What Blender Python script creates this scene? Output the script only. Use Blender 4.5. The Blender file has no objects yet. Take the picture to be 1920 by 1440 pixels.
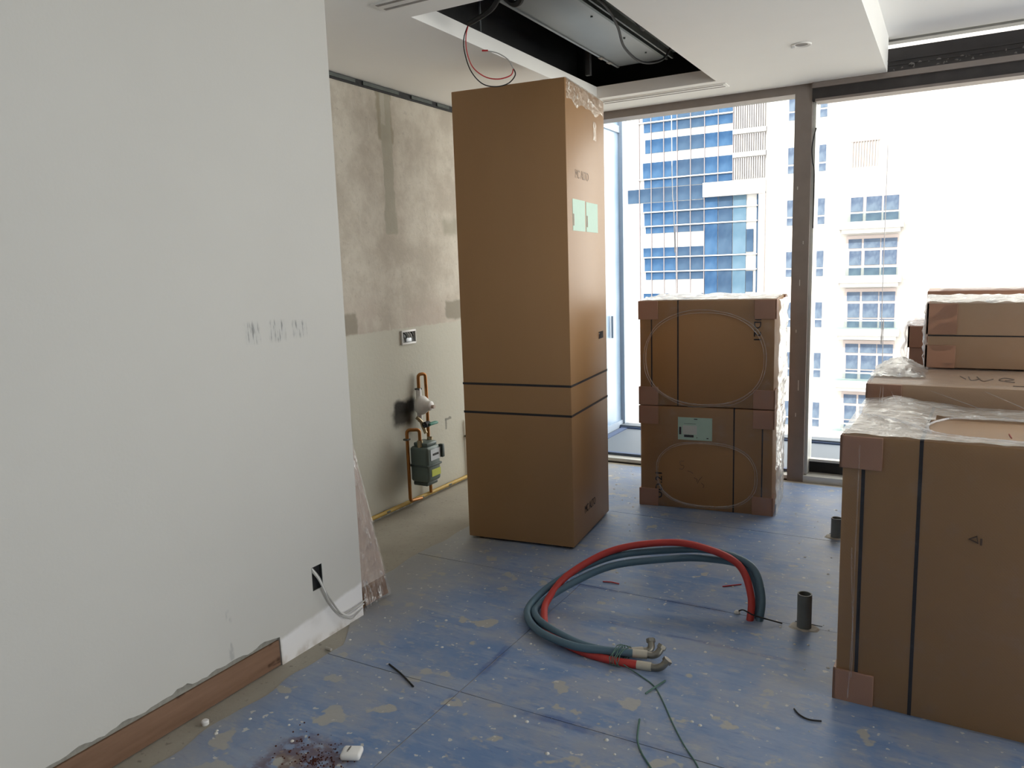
import bpy, bmesh, math, random
from mathutils import Vector, Matrix, noise
random.seed(7)
R = math.radians
sc = bpy.context.scene
COL = sc.collection

# ------------------------------------------------------------------ camera
cd = bpy.data.cameras.new('camera'); cam = bpy.data.objects.new('camera', cd); COL.objects.link(cam)
cd.sensor_width = 36; cd.lens = 27.0; cd.clip_start = 0.02; cd.clip_end = 400
def cam_matrix(yaw, pitch, roll, loc):
    f = Vector((math.sin(yaw)*math.cos(pitch), math.cos(yaw)*math.cos(pitch), math.sin(pitch)))
    r = Vector((math.cos(yaw), -math.sin(yaw), 0)); u = r.cross(f)
    c, s = math.cos(roll), math.sin(roll)
    x = c*r + s*u; y = -s*r + c*u; z = -f
    return Matrix(((x.x, y.x, z.x, loc[0]), (x.y, y.y, z.y, loc[1]), (x.z, y.z, z.z, loc[2]), (0, 0, 0, 1)))
cam.matrix_world = cam_matrix(R(-29.755), R(-8.513), R(-1.842), (0, 0, 1.5))
sc.camera = cam

# ------------------------------------------------------------------ sky, sun, exposure
w = bpy.data.worlds.new('sky'); sc.world = w; w.use_nodes = True
bg = w.node_tree.nodes['Background']
bg.inputs[0].default_value = (1.0, 0.972, 0.935, 1); bg.inputs[1].default_value = 3.1
sd = bpy.data.lights.new('sun', 'SUN'); sd.energy = 4.0; sd.angle = R(0.6); sd.color = (1.0, 0.96, 0.92)
sun = bpy.data.objects.new('sun', sd); COL.objects.link(sun)
sun.rotation_euler = (R(52), 0, R(-14))          # from behind the building, high: it lights the facades across the street
def portal(name, x0, x1, z0, z1, y):
    d = bpy.data.lights.new(name, 'AREA'); d.shape = 'RECTANGLE'; d.size = x1-x0; d.size_y = z1-z0
    d.cycles.is_portal = True
    o = bpy.data.objects.new(name, d); COL.objects.link(o)
    o.location = ((x0+x1)/2, y, (z0+z1)/2); o.rotation_euler = (R(-90), 0, 0)
portal('window_portal', -3.0, 4.5, 0.0, 2.8, 5.52)
pd_ = bpy.data.lights.new('added_window_portal', 'AREA'); pd_.shape = 'RECTANGLE'; pd_.size = 4.9; pd_.size_y = 2.6; pd_.cycles.is_portal = True  # sky portal for the added, unseen window in the right wall
po_ = bpy.data.objects.new('added_window_portal', pd_); COL.objects.link(po_); po_.location = (4.72, 2.9, 1.32); po_.rotation_euler = (R(90), 0, R(90))
sc.view_settings.view_transform = 'Standard'; sc.view_settings.look = 'None'
sc.view_settings.gamma = 1; sc.view_settings.use_curve_mapping = False
sc.view_settings.exposure = 0.9
sc.cycles.max_bounces = 8; sc.cycles.diffuse_bounces = 5; sc.cycles.glossy_bounces = 3
sc.cycles.use_adaptive_sampling = True; sc.cycles.adaptive_threshold = 0.03; sc.cycles.adaptive_min_samples = 16
sc.cycles.transparent_max_bounces = 16; sc.cycles.transmission_bounces = 6
sc.cycles.sample_clamp_indirect = 8; sc.cycles.use_denoising = True
sc.cycles.caustics_reflective = False; sc.cycles.caustics_refractive = False

# ------------------------------------------------------------------ node helpers
class G:
    def __init__(s, name):
        s.m = bpy.data.materials.new(name); s.m.use_nodes = True
        s.t = s.m.node_tree; s.n = s.t.nodes; s.l = s.t.links
        s.b = s.n['Principled BSDF']; s.out = s.n['Material Output']
        s._pos = None
    def new(s, k, **kw):
        n = s.n.new(k)
        for a, v in kw.items(): setattr(n, a, v)
        return n
    def put(s, sock, v):
        if hasattr(v, 'is_output'): s.l.new(v, sock)
        elif v is not None:
            if isinstance(v, (tuple, list)) and len(v) == 3 and sock.type == 'RGBA': v = (*v, 1)
            sock.default_value = v
    def pos(s):
        if s._pos is None: s._pos = s.new('ShaderNodeTexCoord').outputs['Object']
        return s._pos
    def noise(s, scale, detail=3, rough=.55, vec=None, stretch=None, col=False):
        v = vec or s.pos()
        if stretch:
            mp = s.new('ShaderNodeMapping'); s.l.new(v, mp.inputs[0]); mp.inputs['Scale'].default_value = stretch; v = mp.outputs[0]
        n = s.new('ShaderNodeTexNoise'); s.l.new(v, n.inputs['Vector'])
        n.inputs['Scale'].default_value = scale; n.inputs['Detail'].default_value = detail; n.inputs['Roughness'].default_value = rough
        return n.outputs['Color' if col else 'Fac']
    def math(s, op, a, b=0.0, clamp=False):
        n = s.new('ShaderNodeMath', operation=op); n.use_clamp = clamp; s.put(n.inputs[0], a); s.put(n.inputs[1], b); return n.outputs[0]
    def ramp(s, v, a, b):      # 0 below a, 1 above b (smooth)
        n = s.new('ShaderNodeMapRange', interpolation_type='SMOOTHSTEP'); s.put(n.inputs[0], v)
        n.inputs[1].default_value = a; n.inputs[2].default_value = b; return n.outputs[0]
    def mix(s, f, a, b):
        n = s.new('ShaderNodeMix', data_type='RGBA'); s.put(n.inputs[0], f); s.put(n.inputs[6], a); s.put(n.inputs[7], b); return n.outputs[2]
    def warp(s, amp, scale, detail=3):
        c = s.noise(scale, detail, col=True)
        a = s.new('ShaderNodeVectorMath', operation='SUBTRACT'); s.l.new(c, a.inputs[0]); a.inputs[1].default_value = (.5, .5, .5)
        b = s.new('ShaderNodeVectorMath', operation='SCALE'); s.l.new(a.outputs[0], b.inputs[0]); b.inputs[3].default_value = amp
        d = s.new('ShaderNodeVectorMath', operation='ADD'); s.l.new(s.pos(), d.inputs[0]); s.l.new(b.outputs[0], d.inputs[1])
        return d.outputs[0]
    def sep(s, v=None):
        n = s.new('ShaderNodeSeparateXYZ'); s.l.new(v or s.pos(), n.inputs[0]); return n.outputs
    def rect(s, sx, sy, x0, x1, y0, y1, soft=.01):
        a = s.ramp(sx, x0-soft, x0+soft); b = s.math('SUBTRACT', 1.0, s.ramp(sx, x1-soft, x1+soft))
        c = s.ramp(sy, y0-soft, y0+soft); d = s.math('SUBTRACT', 1.0, s.ramp(sy, y1-soft, y1+soft))
        return s.math('MULTIPLY', s.math('MULTIPLY', a, b), s.math('MULTIPLY', c, d))
    def bump(s, h, strength=.3, dist=.01):
        n = s.new('ShaderNodeBump'); s.put(n.inputs['Height'], h); n.inputs['Strength'].default_value = strength
        n.inputs['Distance'].default_value = dist; s.l.new(n.outputs[0], s.b.inputs['Normal']); return n.outputs[0]
    def base(s, c): s.put(s.b.inputs['Base Color'], c)
    def set(s, rough=None, metal=None, spec=None):
        if rough is not None: s.put(s.b.inputs['Roughness'], rough)
        if metal is not None: s.put(s.b.inputs['Metallic'], metal)
        if spec is not None: s.put(s.b.inputs['Specular IOR Level'], spec)
        return s

def plain(name, c, rough=.6, metal=0.0, var=.12, scale=30, bump=.0, spec=.4):
    g = G(name); n = g.noise(scale, 4)
    k = lambda f: tuple(max(0, min(1, x*f)) for x in c)
    g.base(g.mix(n, k(1-var), k(1+var))); g.set(rough, metal, spec)
    if bump: g.bump(n, bump, .004)
    return g.m

M = {}
# white painted plaster (left wall): scuffs where three plates were taken off, primer patch low near the corner
g = G('white_plaster'); s = g.sep(g.warp(.02, 18)); x, y, z = s[0], s[1], s[2]
c = g.mix(g.noise(3, 4), (.565, .553, .52), (.60, .588, .553))
streak = g.ramp(g.noise(60, 3, stretch=(1, 1.6, .22)), .50, .66)
sc_m = g.math('MAXIMUM', g.math('MAXIMUM', g.rect(y, z, 1.925, 1.99, 1.262, 1.335, .012), g.rect(y, z, 2.045, 2.12, 1.262, 1.335, .012)), g.rect(y, z, 2.16, 2.225, 1.268, 1.325, .012))
c = g.mix(g.math('MULTIPLY', sc_m, streak), c, (.20, .20, .19))
c = g.mix(g.math('MULTIPLY', sc_m, .22), c, (.45, .46, .46))
slope = g.math('SUBTRACT', z, g.math('MULTIPLY', g.math('SUBTRACT', y, 1.97), .10))
prim = g.math('MULTIPLY', g.ramp(y, 1.97, 1.985), g.math('SUBTRACT', 1.0, g.ramp(slope, .095, .115)))
c = g.mix(g.math('MULTIPLY', prim, .85), c, (.86, .85, .86))
dirt = g.math('MULTIPLY', g.math('SUBTRACT', 1.0, g.ramp(z, .0, .05)), g.ramp(g.noise(14, 4), .4, .62))
c = g.mix(g.math('MULTIPLY', dirt, .55), c, (.42, .36, .30))
mk = g.math('MULTIPLY', g.rect(y, z, 1.735, 1.755, .13, .32, .006), g.ramp(g.noise(25, 3, stretch=(1, 1, .3)), .52, .6))
c = g.mix(g.math('MULTIPLY', mk, .5), c, (.3, .3, .3))
below = g.math('MULTIPLY', g.rect(y, z, 2.08, 2.20, .08, .24, .03), g.ramp(g.noise(9, 3), .45, .7))
c = g.mix(g.math('MULTIPLY', below, .3), c, (.55, .52, .48))
g.base(c); g.set(.75, 0, .25); g.bump(g.noise(90, 4), .10, .003); M['plaster'] = g.m
M['torn'] = plain('torn_grey_plaster', (.30, .29, .255), .9, var=.35, scale=60, bump=.5)
M['paint'] = plain('white_ceiling_paint', (.91, .90, .865), .8, var=.02, scale=4, spec=.2)
M['paint3'] = plain('brightened_ceiling_paint', (.93, .93, .92), .8, var=.01, scale=4, spec=.2)  # ceiling paint whitened to stand in for daylight on the raised part
M['paint2'] = plain('white_wall_paint', (.76, .75, .72), .8, var=.02, scale=4, spec=.2)
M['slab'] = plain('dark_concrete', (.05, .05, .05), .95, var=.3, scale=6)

# bare kitchen wall
g = G('patched_plaster'); wv = g.warp(.09, 7, 4); s = g.sep(wv); y, z = s[1], s[2]; s0 = g.sep(g.warp(.02, 30)); y0, z0 = s0[1], s0[2]
up = g.ramp(z0, 1.146, 1.156)
lowc = g.mix(g.noise(2.2, 3), (.52, .51, .435), (.57, .555, .48))
upc = g.mix(g.ramp(g.noise(4.5, 5, .65), .35, .68), (.46, .415, .35), (.60, .56, .485))
upc = g.mix(g.math('MULTIPLY', g.ramp(g.noise(26, 5, .7), .56, .72), .5), upc, (.34, .31, .27))
upc = g.mix(g.math('MULTIPLY', g.ramp(g.noise(9, 4, stretch=(1, 2, .5)), .60, .72), .55), upc, (.60, .57, .51))
pz = g.math('MULTIPLY', g.math('SUBTRACT', 1.0, g.ramp(z, 1.15, 1.5)), g.ramp(g.noise(3, 3), .4, .6))
upc = g.mix(g.math('MULTIPLY', pz, .6), upc, (.47, .40, .345))
c = g.mix(up, lowc, upc)
def patch(c, yy, zz, a, b, d, e, colr, amt=1.0, soft=.012):
    return g.mix(g.math('MULTIPLY', g.rect(yy, zz, a, b, d, e, soft), amt), c, colr)
c = patch(c, y, z, 3.745, 3.885, 2.28, 2.585, (.33, .295, .22), .85)
s1 = g.sep(g.warp(.05, 11, 5)); y1, z1 = s1[1], s1[2]
strip_c = g.mix(g.noise(11, 4), (.355, .33, .265), (.43, .405, .335))
c = patch(c, y1, z1, 3.768, 3.868, 1.735, 2.60, strip_c, .95, .007)
c = patch(c, y1, z1, 3.762, 3.885, 1.735, 1.87, strip_c, .9, .010)
c = patch(c, y0, z0, 3.775, 3.815, 2.38, 2.60, (.47, .445, .38), .9, .006)
c = patch(c, y, z0, 3.20, 3.45, 1.152, 1.275, (.30, .27, .215), .85, .012)
c = patch(c, y, z, 4.36, 4.60, 1.165, 1.29, (.29, .265, .21), .9)
c = patch(c, y, z, 4.37, 4.60, 1.74, 1.86, (.36, .335, .27), .8, .03)
c = patch(c, y, z, 3.75, 3.965, .60, .69, (.035, .033, .03), .97, .02); c = patch(c, y, z, 3.73, 3.93, .54, .63, (.05, .048, .042), .93, .03)
c = patch(c, y0, z0, 4.30, 4.318, .415, .49, (.20, .20, .18), .8, .004)
c = patch(c, y0, z0, 4.30, 4.375, .478, .494, (.20, .20, .18), .8, .004)
skirt = g.math('MULTIPLY', g.math('SUBTRACT', 1.0, g.ramp(z0, .018, .035)), g.ramp(g.noise(18, 4), .42, .55))
c = g.mix(skirt, c, (.33, .34, .32))
g.base(c); g.set(.85, 0, .2); g.bump(g.noise(40, 5, .65), .25, .006); M['kitchen'] = g.m

# blue protective sheet, worn
def floorblue():
    g = G('worn_blue_sheet'); s = g.sep(g.warp(.05, 9, 4)); x, y = s[0], s[1]; sp = g.sep(); xr, yr = sp[0], sp[1]
    n1 = g.noise(2.4, 5, .6); n2 = g.noise(7, 5, .62, stretch=(.5, 2.4, 1)); n3 = g.noise(26, 4, .6, stretch=(.4, 2.2, 1))
    c = g.mix(g.ramp(n1, .32, .68), (.125, .215, .40), (.215, .285, .43))
    c = g.mix(g.math('MULTIPLY', g.ramp(n2, .46, .72), .75), c, (.29, .345, .45))
    c = g.mix(g.math('MULTIPLY', g.ramp(n3, .56, .70), .45), c, (.07, .135, .33))
    for (ax, v, wd, a, b) in (('y', 2.115, .022, -1.42, 1.2), ('x', -1.47, .017, 1.75, 2.75), ('y', 3.168, .016, -1.6, -.6), ('y', 2.86, .010, -1.2, -.4), ('y', 1.07, .02, -2, 1)):
        m = g.rect(x if ax == 'x' else y, yr if ax == 'x' else xr, v-wd, v+wd, a, b, .008)
        m = g.math('MULTIPLY', m, g.ramp(g.noise(4, 3), .42, .58))
        c = g.mix(g.math('MULTIPLY', m, .75), c, (.055, .105, .27))
    # worn-through patches showing screed, denser towards the left wall and near the camera
    near = g.ramp(yr, 3.0, 1.4); left = g.ramp(xr, -1.0, -2.1)
    bias = g.math('ADD', g.math('MULTIPLY', near, .045), g.math('MULTIPLY', left, .05))
    wn = g.math('ADD', g.noise(7.5, 3, .45), bias)
    wm = g.ramp(g.math('ADD', wn, g.math('MULTIPLY', g.math('SUBTRACT', g.noise(40, 3), .5), .10)), .665, .70)
    c = g.mix(g.math('MULTIPLY', wm, .85), c, (.40, .375, .315))
    haze = g.math('MULTIPLY', g.ramp(g.noise(3.1, 5, .68), .42, .66), .62)
    c = g.mix(haze, c, (.315, .325, .355))
    scuff = g.math('MULTIPLY', g.ramp(g.noise(13, 6, .72, stretch=(.7, 1.5, 1)), .53, .66), .5)
    c = g.mix(scuff, c, (.38, .375, .37))
    edge = g.math('MULTIPLY', g.ramp(x, -1.85, -2.35), .8)
    c = g.mix(edge, c, (.34, .325, .29))
    sp_m = g.ramp(g.noise(34, 2, .4), .69, .72)
    c = g.mix(g.math('MULTIPLY', sp_m, .85), c, (.55, .54, .50))
    rd = g.math('MULTIPLY', g.rect(x, y, -1.82, -1.56, 1.42, 1.68, .04), g.ramp(g.noise(22, 4), .40, .55))
    c = g.mix(g.math('MULTIPLY', rd, .7), c, (.10, .032, .022))
    g.base(c); g.set(g.math('ADD', g.math('MULTIPLY', n2, .25), .33), 0, .38)
    g.bump(g.noise(30, 5, .6), .25, .004); return g.m
M['blue'] = floorblue()
g = G('bare_screed'); c = g.mix(g.noise(6, 5, .6), (.30, .275, .225), (.42, .39, .33)); g.base(g.mix(g.ramp(g.noise(40, 4), .6, .72), c, (.24, .22, .19)))
g.set(.85, 0, .25); g.bump(g.noise(50, 4), .3, .004); M['screed'] = g.m

def cardboard(name, a, b):
    g = G(name)
    c = g.mix(g.noise(5, 4, stretch=(1, 1, .35)), a, b)
    c = g.mix(g.math('MULTIPLY', g.noise(220, 2), .25), c, tuple(v*.7 for v in a))
    wv = g.new('ShaderNodeTexWave', wave_type='BANDS', bands_direction='DIAGONAL'); g.l.new(g.pos(), wv.inputs[0]); wv.inputs['Scale'].default_value = 60
    g.base(c); g.set(.42, 0, .5); g.bump(g.math('ADD', g.math('MULTIPLY', wv.outputs['Fac'], .15), g.noise(8, 4)), .12, .004); return g.m
M['card'] = cardboard('brown_cardboard', (.35, .19, .080), (.39, .22, .098))
M['card2'] = cardboard('red_brown_cardboard', (.42, .225, .145), (.46, .25, .165))
M['cardGlare'] = cardboard('glare_lightened_cardboard', (.52, .345, .215), (.57, .385, .25))  # brown cardboard lightened to imitate glare on two piled cartons
M['cardD'] = cardboard('dark_cardboard', (.30, .16, .11), (.34, .19, .13))
M['strap'] = plain('black_strap', (.022, .020, .024), .45, var=.1)
M['ink'] = plain('black_print', (.03, .026, .03), .7, var=.1)
M['inkfaint'] = plain('faded_grey_print', (.34, .27, .215), .8, var=.1)
M['pen'] = plain('pen_scribble', (.13, .085, .06), .8, var=.1)
M['redpen'] = plain('red_marker', (.36, .09, .07), .8, var=.1)
M['green'] = plain('pale_green_paper', (.52, .72, .61), .6, var=.05)
M['slip'] = plain('white_paper', (.72, .75, .70), .6, var=.03)
M['tape'] = None
def film(name, base=.10, wr=.55, scale=(7, 7, 7), tint=(.96, .97, 1.0), diff=.45):
    g = G(name); g.n.remove(g.b)
    n = g.noise(6, 5, .65, stretch=scale); n2 = g.noise(16, 5, .7, stretch=scale)
    bm = g.new('ShaderNodeBump'); g.l.new(g.math('ADD', n, g.math('MULTIPLY', n2, .5)), bm.inputs['Height']); bm.inputs['Strength'].default_value = .8; bm.inputs['Distance'].default_value = .02
    gl = g.new('ShaderNodeBsdfGlossy'); gl.inputs['Color'].default_value = (*tint, 1); gl.inputs['Roughness'].default_value = .12; g.l.new(bm.outputs[0], gl.inputs['Normal'])
    df = g.new('ShaderNodeBsdfTranslucent'); df.inputs['Color'].default_value = (*tint, 1)
    d2 = g.new('ShaderNodeBsdfDiffuse'); d2.inputs['Color'].default_value = (*tint, 1); g.l.new(bm.outputs[0], d2.inputs['Normal'])
    m0 = g.new('ShaderNodeMixShader'); m0.inputs[0].default_value = .5; g.l.new(df.outputs[0], m0.inputs[1]); g.l.new(d2.outputs[0], m0.inputs[2])
    m1 = g.new('ShaderNodeMixShader'); m1.inputs[0].default_value = diff; g.l.new(gl.outputs[0], m1.inputs[1]); g.l.new(m0.outputs[0], m1.inputs[2])
    tr = g.new('ShaderNodeBsdfTransparent'); tr.inputs['Color'].default_value = (.985, .985, .985, 1)
    lw = g.new('ShaderNodeLayerWeight'); lw.inputs['Blend'].default_value = .25; g.l.new(bm.outputs[0], lw.inputs['Normal'])
    fac = g.math('ADD', g.math('MULTIPLY', lw.outputs['Fresnel'], .45), g.math('ADD', base, g.math('MULTIPLY', g.ramp(n2, .52, .74), wr)), clamp=True)
    m2 = g.new('ShaderNodeMixShader'); g.l.new(fac, m2.inputs[0]); g.l.new(tr.outputs[0], m2.inputs[1]); g.l.new(m1.outputs[0], m2.inputs[2])
    g.l.new(m2.outputs[0], g.out.inputs['Surface']); return g.m
M['film'] = film('clear_stretch_film', .012, .06, (.7, .7, .7))
M['film_thick'] = film('gathered_stretch_film', .22, .5, (1, 1, 1))
M['film_bright'] = film('crumpled_stretch_film', .40, .55, (1.2, 1.2, 1.2), (.98, 1, 1), .32)
M['film_wrap'] = film('glossy_wrap_film', .16, .9, (2.4, 2.4, .9), (1, 1, 1), .3)
M['film_rim'] = film('rolled_film_edge', .16, .2, (1, 1, 1), diff=.7)
M['tape'] = film('glossy_clear_tape', .14, .75, (1.6, 1.6, 1.6), (1, .98, .93), .2)
M['pframe'] = plain('bronze_aluminium', (.25, .215, .195), .5, .2, var=.12, scale=14)
M['pframe2'] = plain('dusty_dark_header', (.05, .045, .044), .6, .2, var=.35, scale=9)
M['jamb'] = plain('pale_aluminium_reveal', (.62, .62, .58), .35, .35, var=.06)
M['black'] = plain('black_rubber', (.012, .012, .013), .6, var=.2)
M['splash'] = plain('old_plaster_smear', (.15, .14, .13), .9, var=.3, scale=20)
M['dustgrey'] = plain('dust_grey', (.30, .28, .26), .85, var=.3, scale=20)
def glass(name, tint, refl=.35):
    g = G(name); g.n.remove(g.b)
    tr = g.new('ShaderNodeBsdfTransparent'); tr.inputs[0].default_value = (*tint, 1)
    gl = g.new('ShaderNodeBsdfGlossy'); gl.inputs['Roughness'].default_value = .02
    fr = g.new('ShaderNodeFresnel'); fr.inputs[0].default_value = 1.45
    m = g.new('ShaderNodeMixShader'); g.l.new(g.math('MULTIPLY', fr.outputs[0], refl), m.inputs[0]); g.l.new(tr.outputs[0], m.inputs[1]); g.l.new(gl.outputs[0], m.inputs[2])
    g.l.new(m.outputs[0], g.out.inputs['Surface']); return g.m
M['glass'] = glass('window_glass', (.97, .985, .98))
g = G('rough_wood'); c = g.mix(g.noise(9, 5, .6, stretch=(1, .22, 2.2)), (.115, .062, .036), (.31, .19, .13)); c = g.mix(g.ramp(g.noise(5, 3), .5, .7), c, (.21, .118, .08))
g.base(g.mix(g.ramp(g.noise(12, 3, stretch=(1, .5, 1)), .66, .74), c, (.06, .03, .02))); g.set(.8, 0, .2); g.bump(g.noise(40, 4, stretch=(1, .2, 1)), .3, .004); M['wood'] = g.m
M['woodpl'] = plain('brown_timber_edge', (.22, .115, .06), .75, var=.25, scale=8)
M['galv'] = plain('galvanised_steel', (.22, .235, .24), .5, .6, var=.07, scale=7)
M['galvD'] = plain('dark_galvanised_track', (.10, .112, .105), .5, .5, var=.3, scale=14)
M['cable'] = plain('black_cable', (.012, .012, .013), .7, var=.1)
M['copper'] = plain('copper_pipe', (.37, .16, .045), .42, .7, var=.18, scale=20)
M['brass'] = plain('brass_fitting', (.46, .38, .24), .42, .8, var=.2, scale=30)
M['ypipe'] = plain('yellow_gas_pipe', (.50, .33, .075), .55, 0, var=.12)
M['meter'] = plain('grey_green_enamel', (.13, .17, .16), .4, .1, var=.1)
M['meterD'] = plain('dark_green_enamel', (.075, .10, .095), .45, .1, var=.1)
M['plate'] = plain('silver_plate', (.60, .64, .68), .4, .2, var=.06)
M['lime'] = plain('yellow_sticker', (.62, .68, .12), .6, var=.06)
M['whitepl'] = plain('white_plastic', (.78, .77, .75), .4, var=.04)
M['tgreen'] = plain('green_valve_lever', (.06, .25, .19), .45, var=.15)
M['red'] = plain('red_rubber_hose', (.46, .045, .038), .48, var=.18, scale=9)
M['bluehose'] = plain('blue_grey_rubber_hose', (.085, .15, .20), .5, var=.18, scale=9)
M['redwire'] = plain('red_wire', (.50, .03, .035), .5, var=.1)
M['greywire'] = plain('grey_wire', (.46, .45, .43), .5, var=.1)
M['string'] = plain('green_twine', (.075, .155, .13), .7, var=.2)
M['pvc'] = plain('grey_pvc', (.15, .16, .155), .55, var=.18, scale=12)
M['mortar'] = plain('mortar_lump', (.44, .41, .36), .9, var=.2, bump=.5)
M['pinkfilm'] = plain('printed_foam_wrap', (.46, .35, .29), .45, var=.30, scale=16)
M['rust'] = plain('red_brick_dust', (.075, .022, .015), .95, var=.4, scale=40)
M['chip'] = plain('white_plaster_crumb', (.62, .61, .57), .9, var=.1)
M['fac'] = plain('white_facade', (.36, .352, .345), .8, var=.02, scale=.5, spec=.1)
M['fac2'] = plain('cream_facade', (.345, .325, .305), .8, var=.02, scale=.4, spec=.1)
M['mull'] = plain('pinkish_grey_mullion', (.17, .15, .155), .7, var=.03, spec=.1)
M['louv'] = plain('pale_louvre_blade', (.30, .285, .285), .7, var=.02, spec=.1)
M['louvD'] = plain('pinkish_louvre', (.235, .195, .185), .7, var=.02, spec=.1)
M['pink'] = plain('pale_pink_frame', (.285, .245, .235), .7, var=.03, spec=.1)
def pane(name, a, b, sc_=.6):  # noise tones paint irregular reflections into the glass colour
    g = G(name); c = g.mix(g.ramp(g.noise(sc_, 4, .6, stretch=(1, 1, .6)), .38, .62), a, b); g.base(c); g.set(.4, 0, .03); return g.m
M['pA'] = pane('blue_curtain_glass', (.013, .036, .082), (.034, .072, .132))
M['pB'] = pane('grey_blue_curtain_glass', (.018, .035, .066), (.036, .062, .10))
M['pC'] = pane('light_cyan_glass', (.045, .082, .118), (.072, .115, .155))
M['pD'] = pane('apartment_window_glass', (.042, .058, .092), (.085, .11, .145), 1.6)
M['balg'] = glass('balcony_glass', (.80, .88, .88), .3)
M['terr'] = plain('pale_terrace_tile', (.105, .125, .15), .6, var=.06, scale=3)
M['terrB'] = plain('blue_edge_strip', (.06, .09, .17), .6, var=.2, scale=8)
g = G('frosted_blue_glass'); g.base(g.mix(g.ramp(g.noise(1.3, 3), .35, .65), (.20, .29, .40), (.30, .38, .49))); g.set(.25, 0, .4); M['sideglass'] = g.m
M['sidefr'] = plain('pale_blue_frame', (.30, .36, .44), .5, var=.05)
M['rope'] = plain('pale_rope', (.40, .38, .38), .8, var=.1)
M['fitting'] = plain('hose_end_fitting', (.50, .46, .38), .5, .3, var=.2)
M['elbow'] = plain('steel_elbow', (.26, .245, .21), .4, .8, var=.2)

# ------------------------------------------------------------------ mesh helpers
def tag(o, label=None, cat=None, group=None, kind=None):
    if label: o['label'] = label
    if cat: o['category'] = cat
    if group: o['group'] = group
    if kind: o['kind'] = kind
    return o
def link(name, me, parent=None, mat=None, smooth=False):
    o = bpy.data.objects.new(name, me); COL.objects.link(o)
    if mat is not None and not me.materials: me.materials.append(M[mat] if isinstance(mat, str) else mat)
    if smooth:
        for p in me.polygons: p.use_smooth = True
    if parent is not None: o.parent = parent
    return o
def empty(name, loc=(0, 0, 0), rz=0, rot=None):
    o = bpy.data.objects.new(name, None); COL.objects.link(o); o.location = loc
    o.rotation_euler = rot or (0, 0, R(rz)); o.empty_display_size = .1; return o
class MB:
    def __init__(s): s.v = []; s.f = []
    def box(s, x0, x1, y0, y1, z0, z1):
        n = len(s.v)
        s.v += [(x0,y0,z0),(x1,y0,z0),(x1,y1,z0),(x0,y1,z0),(x0,y0,z1),(x1,y0,z1),(x1,y1,z1),(x0,y1,z1)]
        s.f += [tuple(n+i for i in q) for q in ((0,3,2,1),(4,5,6,7),(0,1,5,4),(1,2,6,5),(2,3,7,6),(3,0,4,7))]
        return s
    def tube(s, pts, r, n=10, closed=False, taper=None):
        pts = [Vector(p) for p in pts]; N = len(pts); b0 = len(s.v); up = Vector((0, 0, 1)); prev = None
        for i, p in enumerate(pts):
            a = pts[(i-1) % N] if (closed or i) else pts[0]; b = pts[(i+1) % N] if (closed or i < N-1) else pts[-1]
            t = (b-a).normalized()
            if prev is None:
                q = up if abs(t.dot(up)) < .95 else Vector((1, 0, 0)); u = t.cross(q).normalized()
            else:
                u = (prev - t*prev.dot(t)).normalized()
            prev = u; vv = t.cross(u); rr = r*(taper(i/(N-1)) if taper else 1)
            for k in range(n):
                an = 2*math.pi*k/n; s.v.append(tuple(p + u*math.cos(an)*rr + vv*math.sin(an)*rr))
        for i in range(N if closed else N-1):
            for k in range(n):
                j = (i+1) % N; s.f.append((b0+i*n+k, b0+i*n+(k+1) % n, b0+j*n+(k+1) % n, b0+j*n+k))
        if not closed:
            s.f.append(tuple(b0+k for k in range(n))[::-1]); s.f.append(tuple(b0+(N-1)*n+k for k in range(n)))
        return s
    def lathe(s, prof, n=20, c=(0, 0, 0), axis='z', ang=2*math.pi):
        b0 = len(s.v)
        for (r, h) in prof:
            for k in range(n):
                a = ang*k/n; p = (r*math.cos(a), r*math.sin(a), h)
                if axis == 'x': p = (h, p[0], p[1])
                if axis == 'y': p = (p[0], h, p[1])
                s.v.append((p[0]+c[0], p[1]+c[1], p[2]+c[2]))
        for i in range(len(prof)-1):
            for k in range(n): s.f.append((b0+i*n+k, b0+i*n+(k+1) % n, b0+(i+1)*n+(k+1) % n, b0+(i+1)*n+k))
        return s
    def grid(s, fn, nu, nv, keep=None):
        b0 = len(s.v)
        for j in range(nv+1):
            for i in range(nu+1): s.v.append(tuple(fn(i/nu, j/nv)))
        for j in range(nv):
            for i in range(nu):
                if keep is None or keep((i+.5)/nu, (j+.5)/nv): a = b0+j*(nu+1)+i; s.f.append((a, a+1, a+nu+2, a+nu+1))
        return s
    def build(s, name, mat, parent=None, smooth=False, bevel=0, seg=2, sharp=None):
        me = bpy.data.meshes.new(name); me.from_pydata(s.v, [], s.f); me.update()
        bm = bmesh.new(); bm.from_mesh(me)
        bmesh.ops.recalc_face_normals(bm, faces=bm.faces)
        if bevel: bmesh.ops.bevel(bm, geom=bm.edges[:], offset=bevel, segments=seg, affect='EDGES', profile=.5)
        bm.to_mesh(me); bm.free()
        o = link(name, me, parent, mat, smooth or bevel > 0)
        if smooth or bevel:
            me.set_sharp_from_angle(angle=R(38))
        return o
def spline(pts, n=12):
    P = [Vector(p) for p in pts]; out = []
    for i in range(len(P)-1):
        a = P[max(i-1, 0)]; b = P[i]; c = P[i+1]; d = P[min(i+2, len(P)-1)]
        for k in range(n):
            t = k/n; out.append(.5*((2*b)+(-a+c)*t+(2*a-5*b+4*c-d)*t*t+(-a+3*b-3*c+d)*t**3))
    return out+[P[-1]]
def box(name, mat, x0, x1, y0, y1, z0, z1, parent=None, bevel=0):
    return MB().box(x0, x1, y0, y1, z0, z1).build(name, mat, parent, bevel=bevel)
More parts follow.
